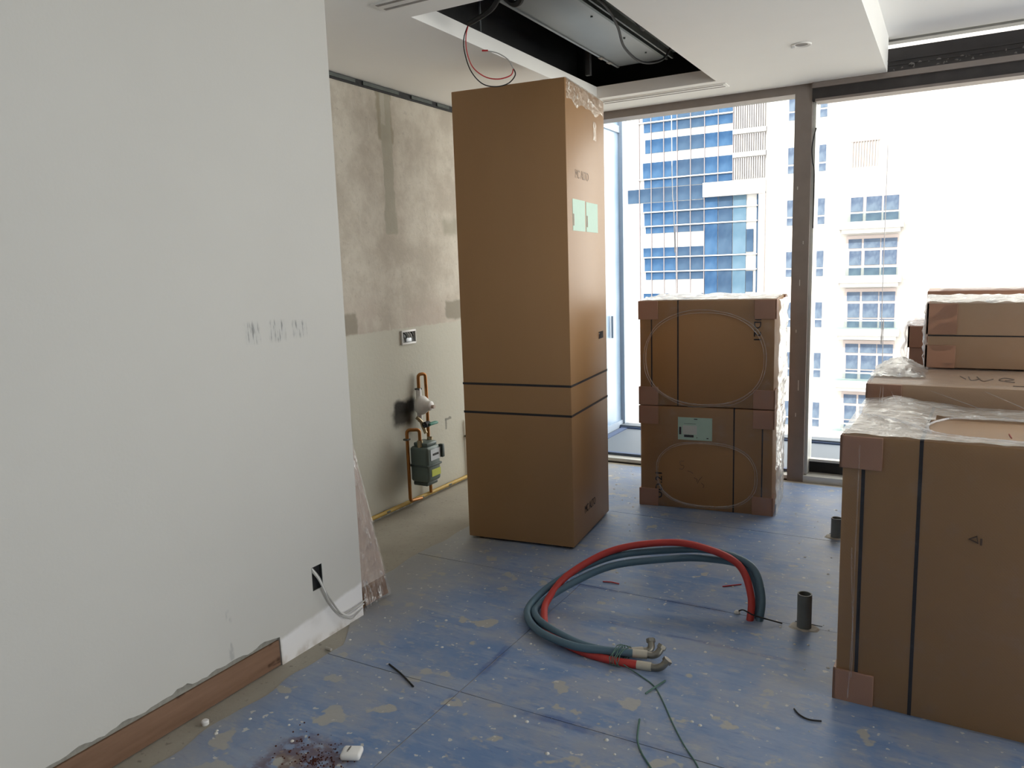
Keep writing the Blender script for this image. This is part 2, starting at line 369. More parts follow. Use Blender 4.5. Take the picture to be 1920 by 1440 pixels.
def poly_extrude(outer, holes, to3, thick, name, mat, parent=None):
    bm = bmesh.new()
    for lp in [outer]+holes:
        vs = [bm.verts.new((p[0], p[1], 0)) for p in lp]
        for i in range(len(vs)): bm.edges.new((vs[i], vs[(i+1) % len(vs)]))
    bmesh.ops.triangle_fill(bm, use_beauty=True, use_dissolve=False, edges=bm.edges[:])
    ex = bmesh.ops.extrude_face_region(bm, geom=bm.faces[:])
    for v in [e for e in ex['geom'] if isinstance(e, bmesh.types.BMVert)]: v.co.z += thick
    for v in bm.verts: v.co = Vector(to3(*v.co))
    bmesh.ops.recalc_face_normals(bm, faces=bm.faces)
    me = bpy.data.meshes.new(name); bm.to_mesh(me); bm.free(); return link(name, me, parent, mat)
def text(name, body, size, mat, mtx, parent, sx=1.0, label=None, bold=.0, ext=.0006):
    cu = bpy.data.curves.new(name, 'FONT'); cu.body = body; cu.size = size; cu.extrude = ext; cu.offset = bold; cu.align_x = 'CENTER'; cu.align_y = 'CENTER'; cu.resolution_u = 3
    t = bpy.data.objects.new('tmp_text', cu); COL.objects.link(t)
    dg = bpy.context.evaluated_depsgraph_get(); me = bpy.data.meshes.new_from_object(t.evaluated_get(dg)); bpy.data.objects.remove(t)
    me.name = name; me.transform(mtx @ Matrix.Diagonal((sx, 1, 1, 1))); me.materials.clear()
    o = link(name, me, parent, mat)
    if label: o['label'] = label
    return o
def scribble(name, pts2, to3, r, mat, parent, label=None):
    for st in pts2:
        m = MB(); m.tube([to3(*p) for p in spline([(a, b, 0) for a, b in st], 5)], r, 5)
        o = m.build('pen_stroke', mat, parent)
def struct(o): o['kind'] = 'structure'; return o
def nz(p, s=1.0, o=0): return noise.noise(Vector(p)*s + Vector((o, o*1.7, -o)))

# ================================================================== SETTING
# ---- floor: screed with blue protective sheets laid on it
fl = struct(box('floor', 'screed', -3.2, 4.7, -3.6, 5.50, -.12, 0))
def sheet(x0, x1, y0, y1, rag_left=False, wedge=None):
    t = .0025; out = []
    def side(a, b, n, amp, seed):
        pts = []
        for i in range(n):
            q = Vector(a).lerp(Vector(b), i/n); d = (Vector(b)-Vector(a)).normalized(); k = nz((q.x*9, q.y*9, seed))*amp
            pts.append((q.x-d.y*k, q.y+d.x*k))
        return pts
    out += side((x0, y0, 0), (x1, y0, 0), 14, .003, 1); out += side((x1, y0, 0), (x1, y1, 0), 8, .003, 2)
    out += side((x1, y1, 0), (x0, y1, 0), 14, .003, 3); out += side((x0, y1, 0), (x0, y0, 0), 26, .05 if rag_left else .003, 4)
    if wedge: out = [(wedge(px, py), py) if px < x0+.12 else (px, py) for px, py in out]
    return poly_extrude(out, [], lambda a, b, c: (a, b, c), t, 'protective_sheet', 'blue', fl)
gp = .004
def wd(px, py):     # the sheet keeps off the wall foot, and off the kitchen run behind the corner
    tgt = -2.10 if py < 2.2 else (-2.10-(py-2.2)*.65 if py < 2.7 else -2.425)
    return tgt + nz((px*3, py*6, 5))*.035
rows = [(-3.5, .02, [-2.1, .4, 4.48]), (.02, 1.07, [-2.1, -.7, 2.4, 4.48]), (1.07, 2.12, [-2.1, -1.47, 1.3, 4.48]), (2.12, 3.17, [-2.1, -1.47, 1.6, 4.48]), (3.17, 4.26, [-2.42, .7, 4.48]), (4.26, 5.33, [-2.42, -.3, 2.6, 4.48])]
for (ya, yb, xs) in rows:
    for i in range(len(xs)-1):
        sheet(xs[i]+gp/2, xs[i+1]-gp/2, ya+gp/2, yb-gp/2, i == 0, wd if i == 0 else None)

# ---- left wall: solid return, plaster skin torn off above the timber skirting, a socket hole
wl = struct(box('wall_left', 'torn', -3.0, -2.213, -3.5, 2.448, 0, 2.6))
rag = []
yy = 1.975
rag.append((1.975, 0.0)); rag.append((1.972, .118))
while yy > -3.5:
    yy -= .02; rag.append((yy,   .127 + nz((yy*14, 0, 3))*.013 + nz((yy*45, 0, 8))*.006 + (.016 if 1.50 < yy < 1.56 else 0)))
rag += [(-3.5, 2.6), (2.455, 2.6), (2.455, 0.0)]
hole = [(2.163, .228), (2.222, .228), (2.222, .328), (2.163, .328)]
poly_extrude(rag, [hole], lambda a, b, c: (-2.213+c, a, b), .013, 'plaster_skin', 'plaster', wl)
MB().grid(lambda u, v: (-3.0+u*.8, 2.4545, v*2.6), 1, 1).build('return_face', 'paint2', wl)
bb = struct(MB().box(-2.213, -2.203, -3.5, 1.970, 0.004, .106).build('baseboard_left', 'wood', bevel=.002))
# kitchen wall and its gap track; black strip stands for shade in the gap
wk = struct(box('wall_kitchen', 'kitchen', -3.12, -3.0, 2.448, 5.50, 0, 3.1))
tr = struct(MB().box(-3.0, -2.990, 2.46, 5.38, 2.562, 2.570).box(-3.0, -2.997, 2.46, 5.38, 2.57, 2.599).build('trim_1', 'black'))
for (a, b) in ((2.5, 3.55), (3.62, 3.95), (4.08, 4.3), (4.36, 4.5), (4.62, 5.3)):
    box('track_piece', 'galvD', -2.996, -2.990, a, b, 2.574, 2.594, tr)
# other walls of the room
struct(box('wall_back', 'paint2', -3.1, 4.62, -3.6, -3.5, 0, 3.1))
struct(MB().box(4.5, 4.62, -3.5, .45, 0, 3.1).box(4.5, 4.62, .45, 5.60, 2.62, 3.1).build('wall_right', 'paint2'))
w3 = struct(empty('added_side_window', (4.56, 2.9, 0)))  # unseen window, added to brighten the room from the right
for (n_, a_, b_, c_, d_) in (('jamb', .45, .52, 0, 2.62), ('mullion', 2.0, 2.08, .06, 2.56), ('mullion', 3.6, 3.68, .06, 2.56), ('jamb', 5.28, 5.38, 0, 2.62), ('head_rail', .52, 5.28, 2.56, 2.62), ('sill_track', .52, 5.28, 0, .06)):
    o = box(n_, 'pframe', 4.5, 4.62, a_, b_, c_, d_); o.parent = w3; o.matrix_parent_inverse = Matrix.Translation((-4.56, -2.9, 0))
for (a_, b_) in ((.52, 2.0), (2.08, 3.6), (3.68, 5.28)):
    o = box('pane', 'glass', 4.555, 4.565, a_, b_, .06, 2.56); o.parent = w3; o.matrix_parent_inverse = Matrix.Translation((-4.56, -2.9, 0))
# ---- ceilings
CZ = 2.6
ce = struct(MB().box(-3.0, -2.10, -3.5, 5.37, CZ, CZ+.075).box(-1.31, -.40, -3.5, 5.37, CZ, CZ+.075).box(-2.10, -1.31, -3.5, 2.89, CZ, CZ+.075).box(-2.10, -1.31, 4.93, 5.37, CZ, CZ+.075)
            .box(-.40, -.39, -3.5, 5.37, CZ, 2.86).build('ceiling', 'paint'))
struct(box('ceiling_raised', 'paint3', -.39, 4.5, -3.5, 5.44, 2.805, 2.88))
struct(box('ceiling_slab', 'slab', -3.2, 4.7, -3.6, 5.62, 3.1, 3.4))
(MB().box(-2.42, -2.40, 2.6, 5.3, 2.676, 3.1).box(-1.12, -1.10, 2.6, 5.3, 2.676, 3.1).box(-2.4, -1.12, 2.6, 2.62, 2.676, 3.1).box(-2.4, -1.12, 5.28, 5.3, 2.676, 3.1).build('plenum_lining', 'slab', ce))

# ---- window wall
YW = 5.38
w1 = struct(empty('window_1', (-1.95, YW, 0)))
def pc(o, par):     # parent keeping the world place
    o.parent = par; o.matrix_parent_inverse = Matrix.Translation(-Vector(par.location)); return o
pc(box('head_rail', 'pframe', -3.0, -.92, YW, YW+.13, 2.548, 2.68), w1)
pc(MB().box(-3.0, -.92, YW+.01, YW+.14, 0, .035).build('threshold', 'jamb'), w1)
pc(box('threshold_gasket', 'black', -3.0, -.92, YW+.002, YW+.012, .002, .010), w1)
pc(box('outer_rail', 'terrB', -3.0, -.92, YW+.10, YW+.14, .035, .055), w1)
pc(box('pane', 'glass', -3.0, -.92, YW+.085, YW+.095, .03, 2.56), w1)
w2 = struct(empty('window_2', (1.85, YW, 0)))
pc(box('mullion', 'pframe', -.92, -.815, YW, YW+.13, 0, 2.68), w2)
for (a, b, c, d) in ((-.862, -.856, .63, .70), (-.875, -.870, .45, .475), (-.868, -.864, 1.33, 1.37), (-.884, -.879, 1.02, 1.04), (-.852, -.848, 1.6, 1.62), (-.895, -.890, 1.95, 1.97)):
    pc(box('paint_fleck', 'chip', a, b, YW-.0015, YW+.002, c, d), w2)
pc(box('jamb', 'jamb', -.815, -.795, YW+.03, YW+.20, .05, 2.50), w2)
hd = pc(MB().box(-.815, 4.5, YW-.01, YW+.12, 2.492, 2.735).box(-.815, 4.5, YW-.022, YW-.01, 2.60, 2.612).box(-.815, 4.5, YW-.018, YW-.01, 2.635, 2.641).box(-.815, 4.5, YW-.02, YW-.01, 2.66, 2.668).box(-.815, 4.5, YW-.018, YW-.01, 2.585, 2.589).build('header_beam', 'pframe2'), w2)
pc(box('header_face', 'pframe', -.815, 4.5, YW-.03, YW-.01, 2.566, 2.598), w2)
pc(box('header_drip', 'pframe', -.795, 4.5, YW-.02, YW+.10, 2.484, 2.500), w2)
m = MB()
for i in range(60):
    x = random.uniform(-.36, 1.2); a = random.uniform(.006, .03); z = 2.603+random.uniform(0, .03); h_ = random.uniform(.003, .010); k = len(m.v)
    m.v += [(x, YW-.0225, z), (x+a, YW-.0225, z+random.uniform(-.004, .004)), (x+a*.8, YW-.0225, z+h_), (x+a*.45, YW-.0225, z+h_*1.4), (x+a*.1, YW-.0225, z+h_*.7), (x+a*.5, YW-.026, z+h_*.5)]
    m.f += [(k+q, k+(q+1) % 5, k+5) for q in range(5)]
o = pc(m.build('plaster_splash', 'splash'), w2); o['kind'] = 'stuff'
pc(box('sill_track', 'jamb', -.815, 4.5, YW-.005, YW+.20, 0, .045), w2)
pc(box('sill_recess', 'black', -.795, 4.5, YW+.12, YW+.14, .045, .125), w2)
pc(box('sill_bar', 'jamb', -.795, 4.5, YW+.10, YW+.15, .125, .142), w2)
pc(box('pane', 'glass', -.795, 4.5, YW+.12, YW+.13, .14, 2.50), w2)
for x in (.95, 2.7): pc(box('mullion', 'pframe', x, x+.09, YW, YW+.13, .045, 2.50), w2)
pc(box('clerestory_pane', 'glass', -.60, 4.5, YW+.05, YW+.06, 2.735, 2.81), w2)
struct(box('wall_spandrel', 'fac', -3.1, 4.62, YW+.14, YW+.22, 2.81, 3.1))
struct(box('wall_spandrel_low', 'fac', -3.1, -.60, YW+.132, YW+.22, 2.56, 2.81))

o = MB().tube(spline([(-.792, YW+.03, 2.33), (-.803, YW+.012, 2.27), (-.811, YW+.006, 2.20), (-.806, YW+.012, 2.12), (-.796, YW+.025, 2.04), (-.797, YW+.03, 1.7)], 6), .004, 6).build('loose_wire', 'cable', smooth=True)
tag(o, 'loose black wire hanging down the pale jamb beside the dark window mullion', 'wire')

# ---- terrace outside
te = struct(MB().box(-3.6, 8.0, 5.60, 6.78, -.3, -.012).build('terrace_floor', 'terr'))
MB().box(-2.66, 8.0, 6.66, 6.78, -.012, .016).build('terrace_kerb', 'terr', te)
MB().box(-2.66, 8.0, 6.645, 6.66, -.012, .003).build('kerb_strip', 'terrB', te)
MB().box(-2.63, -2.57, 5.60, 6.645, -.012, -.004).build('kerb_strip', 'terrB', te)
MB().box(-3.6, 8.0, 5.50, 5.60, -.3, -.004).build('drain_edge', 'terr', te)
sg = struct(empty('wall_terrace_side', (-2.7, 6.1, 0)))
pc(box('post', 'sidefr', -2.69, -2.63, 6.74, 6.84, -.01, 3.4), sg)
pc(box('post', 'sidefr', -2.69, -2.66, 6.22, 6.26, 2.74, 3.4), sg)
pc(box('transom', 'sidefr', -2.69, -2.655, 5.6, 6.74, 2.68, 2.74), sg)
for (a, b, c, d) in ((5.6, 6.22, 2.74, 3.4), (6.26, 6.74, 2.74, 3.4), (5.6, 6.74, .05, 2.68)): pc(box('pane', 'sideglass', -2.685, -2.67, a, b, c, d), sg)
pc(box('base_rail', 'sidefr', -2.69, -2.65, 5.6, 6.74, -.01, .05), sg)
pc(box('pull_handle', 'sidefr', -2.66, -2.64, 6.50, 6.52, .85, 1.05), sg)

# ================================================================== CARTONS
def card_box(par, wdt, dep, hgt, mat='card', z0=0.0, name='body', bev=.004):
    # local frame: x to the right from the front-left corner, y backwards
    return MB().box(0, wdt, 0, dep, z0, hgt).build(name, mat, par, bevel=bev)
TFR = lambda x, z, rot=0, y=-.0006: Matrix.Translation((x, y, z)) @ Matrix.Rotation(R(90), 4, 'X') @ Matrix.Rotation(R(rot), 4, 'Z')
def TRT(x, y, z, rot=0): return Matrix.Translation((x, y, z)) @ Matrix.Rotation(R(90), 4, 'Z') @ Matrix.Rotation(R(90), 4, 'X') @ Matrix.Rotation(R(rot), 4, 'Z')

# ---- tall refrigerator carton
W, D, H = .625, .665, 2.42
a = R(6.3); fr = Vector((-1.685, 3.562, 0)); o0 = fr - Vector((math.cos(a), math.sin(a), 0))*W
tall = empty('tall_carton', o0, 6.3); tag(tall, 'tall brown cardboard carton standing by the bare kitchen wall, nearly ceiling height', 'carton')
card_box(tall, W, D, H, 'card', .016)
for (x, y) in ((.06, .05), (W-.06, .05), (.06, D-.05), (W-.06, D-.05)): MB().lathe([(0, 0), (.022, 0), (.024, .006), (.02, .017), (0, .017)], 12, (x, y, 0)).build('foot', 'black', tall, smooth=True)
for z in (.888, .73):
    MB().box(-.0015, W+.0015, -.0015, 0, z-.006, z+.006).box(-.0015, W+.0015, D, D+.0015, z-.006, z+.006).box(-.0015, 0, 0, D, z-.006, z+.006).box(W, W+.0015, 0, D, z-.006, z+.006).build('strap', 'strap', tall)
for (y0, y1, z0, z1) in ((.08, .285, 1.685, 1.845), (.305, .515, 1.685, 1.842)): box('label', 'green', W+.0002, W+.0012, y0, y1, z0, z1, tall)['label'] = 'pale green paper label'
for y in (.082, .31): box('label_edge_print', 'inkfaint', W+.0012, W+.0016, y, y+.02, 1.71, 1.77, tall)
text('lettering', 'MC ALTO', .062, 'inkfaint', TRT(W+.0004, .245, 1.972), tall, .85)
text('lettering', 'MC ALTO', .062, 'ink', TRT(W+.0004, .29, .165), tall, .75)
o = MB().box(W-.02, W+.0012, .505, .59, 1.088, 1.128).build('hand_hole', 'black', tall, bevel=0); o['label'] = 'dark oval hand hole'
MB().lathe([(.010, 0), (.013, .002), (.010, .004)], 12, (W-.001, .51, 1.108), 'x').build('hole_rim', 'cardD', tall)
def tapef(u, v): return (W+.002+abs(nz((u*7, v*5, 2)))*.006*(1-v), .02+u*(D-.03), H-.13*v+.004)
MB().grid(lambda u, v: (W+.0015+.006*abs(nz((u*9, v*4, 2))), .01+u*(D-.02), H+.002-v*(.10+.03*nz((u*6, 0, 4)))), 26, 7).build('tape', 'tape', tall, smooth=True)
MB().grid(lambda u, v: (W+.0015+.004*abs(nz((u*9, v*4, 7))), .455+u*.05, 2.28-v*.10), 4, 8).build('tape', 'tape', tall, smooth=True)
MB().grid(lambda u, v: (W-.14+v*.142, .01+u*(D-.02), H+.0015+.004*abs(nz((u*9, v*4, 2)))), 20, 6).build('tape', 'tape', tall, smooth=True)

# ---- wrapped appliance cartons
def guard(par, cx, cy, cz, sx, sy, sz, L=.115, L2=.115, t=.009, mat='card2', Ld=.11):
    # three folded faces on a box corner; cx.. is the corner, s* points inward
    m = MB()
    x0, x1 = sorted((cx-sx*t, cx+sx*L)); y0, y1 = sorted((cy-sy*t, cy+sy*Ld)); z0, z1 = sorted((cz-sz*t*.0, cz+sz*L2))
    m.box(x0, x1, *sorted((cy-sy*t, cy)), z0, z1); m.box(*sorted((cx-sx*t, cx)), y0, y1, z0, z1)
    return m.build('corner_guard', mat, par, bevel=.0012, seg=1)
def ell(cx, cz, rx, rz, n=64, p=2.0, sk=0):
    out = []
    for k in range(n):
        an = 2*math.pi*k/n; c, s_ = math.cos(an), math.sin(an)
        out.append((cx+rx*math.copysign(abs(c)**(2/p), c)+sk*s_*.0, cz+rz*math.copysign(abs(s_)**(2/p), s_)))
    return out
def front_film(par, w_, z0, z1, hole, seed, name='stretch_film'):
    # film over the front face with the round opening where it was pulled tight
    outer = []
    for i in range(20): outer.append((i/20*w_, z0))
    for i in range(14): outer.append((w_, z0+(z1-z0)*i/14))
    for i in range(20): outer.append((w_-i/20*w_, z1))
    for i in range(14): outer.append((0, z1-(z1-z0)*i/14))
    o = poly_extrude(outer, [hole], lambda a, b, c: (a, -.013-.004*nz((a*6, b*6, seed))-c, b), .0012, name, 'film', par)
    m = MB(); P = [(x, -.016-.004*nz((x*6, z*6, seed)), z) for x, z in hole]
    for i in range(len(P)):
        pass
    m.tube(P, .0042, 6, closed=True, taper=lambda t: .55+.45*max(0, -math.sin(2*math.pi*t))+.25*nz((t*9, seed, 0))); P2 = [(x+(x-sum(p[0] for p in hole)/len(hole))*(.035+.02*nz((x*8, z*8, seed))), y+.001, z+(z-sum(p[1] for p in hole)/len(hole))*(.05+.03*nz((x*8, z*8, seed+3)))) for (x, y, z) in P]
    m.tube(P2, .0025, 5, closed=True)
    r = m.build('film_roll_edge', 'film_rim', o, smooth=True); return o
def side_film(par, w_, d, z0, z1, seed, mat='film_thick', amp=.02, top=True, right=True):
    m = MB()
    if right:
        m.grid(lambda u, v: (w_+.012+amp*(.35+.65*abs(nz((u*5, v*7, seed))))*math.sin(math.pi*min(1, .12+u))**.5*1.0 + .006*nz((u*16, v*22, seed)), -.004+u*(d+.01), z0+v*(z1-z0)), 34, 44)
    if top:
        m.grid(lambda u, v: (-.004+u*(w_+.01), -.006+v*(d+.01), z1+.006+amp*.7*abs(nz((u*6, v*6, seed+4)))*math.sin(math.pi*min(max(v, .0), 1))**.4+.004*nz((u*22, v*22, seed))), 36, 34)
    return m.build('stretch_film', mat, par, smooth=True)

SW, SD, SH = .785, .735, .638
a = R(6.0); fr = Vector((-.862, 4.556, 0)); so = fr - Vector((math.cos(a), math.sin(a), 0))*SW
low = empty('wrapped_carton', so, 6.0); tag(low, 'lower film-wrapped carton with a green shipping label, directly on the blue floor', 'carton', 'wrapped cartons stacked by the window')
upp = empty('wrapped_carton', so+Vector((.0, 0, SH+.006)), 6.0); tag(upp, 'upper film-wrapped carton stacked by the window, printed UD.21 beside its right corner', 'carton', 'wrapped cartons stacked by the window')
for par, flip in ((low, True), (upp, False)):
    card_box(par, SW, SD, SH)
    for cx, sx in ((0, 1), (SW, -1)):
        for cy, sy in ((0, 1), (SD, -1)):
            for cz, sz in ((0, 1), (SH, -1)): guard(par, cx, cy, cz, sx, sy, sz, .112, .112)
    xs = (.232, .072) if not flip else (.565, .727)
    for k, x in enumerate(xs):
        za, zb = (.0, SH) if k == 0 else (.112, SH-.112)
        m = MB().box(x-.004, x+.004, -.0012, 0, za, zb)
        if k == 0: m.box(x-.004, x+.004, -.0012, SD, SH, SH+.0012)
        m.build('strap', 'strap', par)
    if not flip:
        text('lettering', 'UD.21', .056, 'ink', TFR(.688, .476, -90), par, 1.12, bold=.0008)
        hole = ell(.385, .29, .345, .275, p=2.3); front_film(par, SW, .002, SH-.002, hole, 3); side_film(par, SW, SD, .0, SH, 5, amp=.05, mat='film_bright')
    else:
        text('lettering', 'UD.21', .058, 'ink', TFR(.115, .140, 90), par, 1.15, bold=.0008)
        hole = ell(.40, .225, .29, .195, p=2.5); front_film(par, SW, .004, SH-.01, hole, 9); side_film(par, SW, SD, .0, SH, 11, amp=.035, top=False, mat='film_bright')
        lb = box('label', 'green', .233, .438, -.0032, -.002, .435, .575, par); lb['label'] = 'pale green shipping label with bar codes'
        for (x, zz, ww, hh, mt) in ((.240, .468, .013, .046, 'ink'), (.270, .452, .058, .015, 'ink'), (.262, .470, .085, .055, 'slip'), (.33, .563, .02, .005, 'ink'), (.405, .447, .012, .006, 'ink'), (.345, .449, .005, .005, 'ink'), (.27, .535, .07, .002, 'ink')):
            box('label_print', mt, x, x+ww, -.0036, -.0032, zz, zz+hh, lb)
        scribble('handwriting', [[(.27, .30), (.245, .295), (.25, .275), (.268, .27), (.262, .25), (.24, .25)], [(.29, .24), (.31, .235), (.325, .225)], [(.33, .20), (.35, .19), (.345, .175)], [(.38, .21), (.36, .185), (.352, .165)], [(.375, .17), (.39, .155), (.385, .14)]], lambda x, y, z: (x, -.001, y), .0016, 'pen', par)

# ---- the pile at the right
def pile_box(name, loc, rz, w_, d, h, mat, label, film_amp=.02, group='cartons piled on the right', z0=0, right=False):
    e = empty(name, loc, rz); tag(e, label, 'carton', group); card_box(e, w_, d, h, mat, z0); return e
A = pile_box('wrapped_carton', (-.282, 2.672, 0), -2, .80, .62, .928, 'card', 'big film-wrapped carton in the right foreground, small triangle mark on its front')
for cx, sx in ((0, 1), (.80, -1)):
    for cy, sy in ((0, 1), (.62, -1)):
        guard(A, cx, cy, 0, sx, sy, 1, .118, .112); guard(A, cx, cy, .928, sx, sy, -1, .118, .108)
for x, za, zb in ((.227, 0, .928), (.063, .112, .82), (.57, 0, .928), (.735, .112, .82)):
    m = MB().box(x-.0055, x+.0055, -.0012, 0, za, zb)
    if za == 0: m.box(x-.0055, x+.0055, -.0012, .62, .928, .9292)
    m.build('strap', 'strap', A)
tri = [(.368, .632), (.388, .643), (.392, .622)]
m = MB().tube([(x, -.001, z) for x, z in tri], .0034, 5, closed=True); m.box(.397, .403, -.0012, 0, .616, .638); o = m.build('triangle_mark', 'pen', A); o['label'] = 'small printed triangle mark'
# film lying on its top: gathered at the left, rolled edge running to the right
def topA(u, v):
    x = -.012+u*.82; y = -.004+v*.63
    lift = .028*max(0, 1-abs(x-.10)/.22)*max(0, (v-.25))*1.3 + .012*abs(nz((x*9, y*9, 3)))*(1 if x < .35 else .5)
    return (x, y, .9345+lift+.003*nz((x*30, y*30, 1)))
def keepA(u, v):
    x = u*.82; return not (x > .24+.10*abs(v-.38) and .10+.02*(1 if x > .3 else 2) < v < .62)
MB().grid(topA, 60, 40, keepA).build('stretch_film', 'film_bright', A, smooth=True)
edge = [(.02, .30, .945), (.10, .24, .95), (.18, .17, .946), (.235, .11, .94), (.30, .075, .937), (.45, .055, .936), (.62, .045, .935), (.79, .04, .935)]
MB().tube(spline(edge), .0045, 6).tube(spline([(.24, .12, .938), (.232, .20, .94), (.26, .30, .94), (.32, .37, .94), (.5, .40, .938), (.79, .41, .937)]), .004, 6).build('film_roll_edge', 'film_rim', A, smooth=True)
MB().grid(lambda u, v: (-.006+u*.81, -.012-.002*nz((u*4, v*7, 1)), .004+v*.922), 30, 30).build('stretch_film', 'film', A, smooth=True)
m = MB()
for (p, q) in (((.043, .02), (.050, .90)), ((.052, .10), (.036, .55))):
    m.tube(spline([(p[0]+(q[0]-p[0])*t+.006*nz((t*4, p[0]*9, 2)), -.0145, p[1]+(q[1]-p[1])*t+.008*nz((t*3, p[1]*7, 6))) for t in (0, .2, .4, .6, .8, 1)], 4), .0022, 5)
m.build('film_crease', 'film', A, smooth=True)
scribble('handwriting', [[(.46, .20), (.465, .14)], [(.50, .19), (.505, .12)], [(.56, .16), (.55, .12), (.57, .10)]], lambda x, y, z: (x, y, .9295), .002, 'redpen', A)
B = pile_box('wrapped_carton', (-.268, 3.356, 0), -1.0, .82, .63, 1.0, 'cardGlare', 'film-wrapped carton right behind the front right carton, handwriting on its top')
for cx, sx in ((0, 1), (.82, -1)): guard(B, cx, 0, 1.0, sx, 1, -1, .12, .11); guard(B, cx, .63, 1.0, sx, -1, -1, .12, .11); guard(B, cx, 0, 0, sx, 1, 1, .12, .11)
MB().grid(lambda u, v: (-.012+u*.84, -.006+v*.64, 1.003+.03*max(0, 1-abs(u*.84-.10)/.16)*max(0, v-.45)*2*abs(math.sin(v*3.1))+.006*abs(nz((u*9, v*7, 21)))), 50, 34).build('stretch_film', 'film', B, smooth=True)
MB().grid(lambda u, v: (-.010+u*.20+.02*nz((v*5, u*3, 6)), .17+v*.42, 1.006+.055*math.sin(math.pi*min(1, u*1.05))*math.sin(math.pi*v)+.014*abs(nz((u*9, v*9, 2)))), 26, 26).build('stretch_film', 'film_bright', B, smooth=True)
MB().grid(lambda u, v: (-.006+u*.83, -.010-.010*abs(nz((u*5, v*5, 4)))-.004*nz((u*15, v*11, 4)), .6+v*.402), 44, 24).build('stretch_film', 'film', B, smooth=True)
MB().grid(lambda u, v: (-.006-.028*math.sin(math.pi*v)*u-.01*abs(nz((u*9, v*9, 5))), -.008+u*.63, .72+v*.285), 20, 22).build('stretch_film', 'film_thick', B, smooth=True)
m = MB()
for (x, z, dx, dz) in ((.085, .975, .03, -.09), (.115, .95, .05, -.10), (.15, .955, .05, -.11), (.18, .93, .08, -.12), (.22, .985, .30, -.11), (.40, .99, .22, -.10), (.055, .99, -.012, -.13), (.047, .99, -.02, -.13)):
    m.tube(spline([(x, -.019, z), (x+dx*.5+.004, -.021, z+dz*.5), (x+dx, -.019, z+dz)], 5), .0022, 5, taper=lambda t: .25+1.5*t*(1-t))
m.build('film_crease', 'film_rim', B, smooth=True)
scribble('handwriting', [[(.315, .30), (.335, .22)], [(.345, .29), (.355, .19), (.385, .24)], [(.375, .30), (.395, .18), (.43, .25)], [(.47, .22), (.50, .25), (.47, .29), (.45, .22), (.50, .18)], [(.49, .075), (.545, .07)]], lambda x, y, z: (x, y, 1.0015), .0022, 'pen', B)
E_ = pile_box('wrapped_carton', (-.05, 4.02, 0), 0, .72, .62, 1.0, 'card', 'carton hidden behind the others, carrying the flat carton on its top')
C = pile_box('flat_carton', (-.076, 3.865, 1.008), 0, .80, .50, .283, 'cardGlare', 'flat carton with one horizontal strap, topmost of the right-hand pile')
MB().box(-.0012, .8, -.0012, 0, .139, .145).build('strap', 'strap', C)
guard(C, 0, 0, .283, 1, 1, -1, .108, .135, mat='card2'); guard(C, 0, 0, 0, 1, 1, 1, .108, .10, mat='card2')
MB().grid(lambda u, v: (-.014+u*.82, -.010+v*.52, .287+.022*abs(nz((u*5, v*5, 31)))+.012*nz((u*15, v*13, 3))+.01*math.sin(math.pi*v)), 50, 26).build('stretch_film', 'film_bright', C, smooth=True)
MB().grid(lambda u, v: (-.005-.02*abs(nz((u*9, v*9, 7)))-.008*math.sin(math.pi*v), -.012+u*.5, .0+v*.295), 16, 24).build('stretch_film', 'film_thick', C, smooth=True)
MB().grid(lambda u, v: (-.008+u*.81, -.008-.005*abs(nz((u*6, v*5, 14))), .0+v*.288), 30, 14).build('stretch_film', 'film', C, smooth=True)
Dc = pile_box('narrow_carton', (-.180, 4.68, 0), 0, .78, .55, 1.125, 'cardD', 'darker carton peeking out between the top flat carton and the window')
guard(Dc, 0, 0, 1.125, 1, 1, -1, .11, .115, mat='cardD')
MB().grid(lambda u, v: (-.02+u*.80, -.012+v*.57, 1.13+.02*abs(nz((u*9, v*9, 31)))+.014*nz((u*25, v*25, 3))), 40, 30).build('stretch_film', 'film_thick', Dc, smooth=True)
MB().grid(lambda u, v: (-.010-.035*abs(nz((u*5, v*6, 37)))-.012*math.sin(math.pi*v), -.014+u*.56, .55+v*.585), 20, 30).build('stretch_film', 'film', Dc, smooth=True)
Ec = pile_box('flat_carton', (-.105, 4.70, 1.15), 0, .70, .45, .162, 'card2', 'carton whose corner shows just above the top flat carton')
MB().grid(lambda u, v: (.06+u*.65, -.008+v*.46, .168+.016*abs(nz((u*6, v*5, 51)))), 26, 14).build('stretch_film', 'film_thick', Ec, smooth=True)

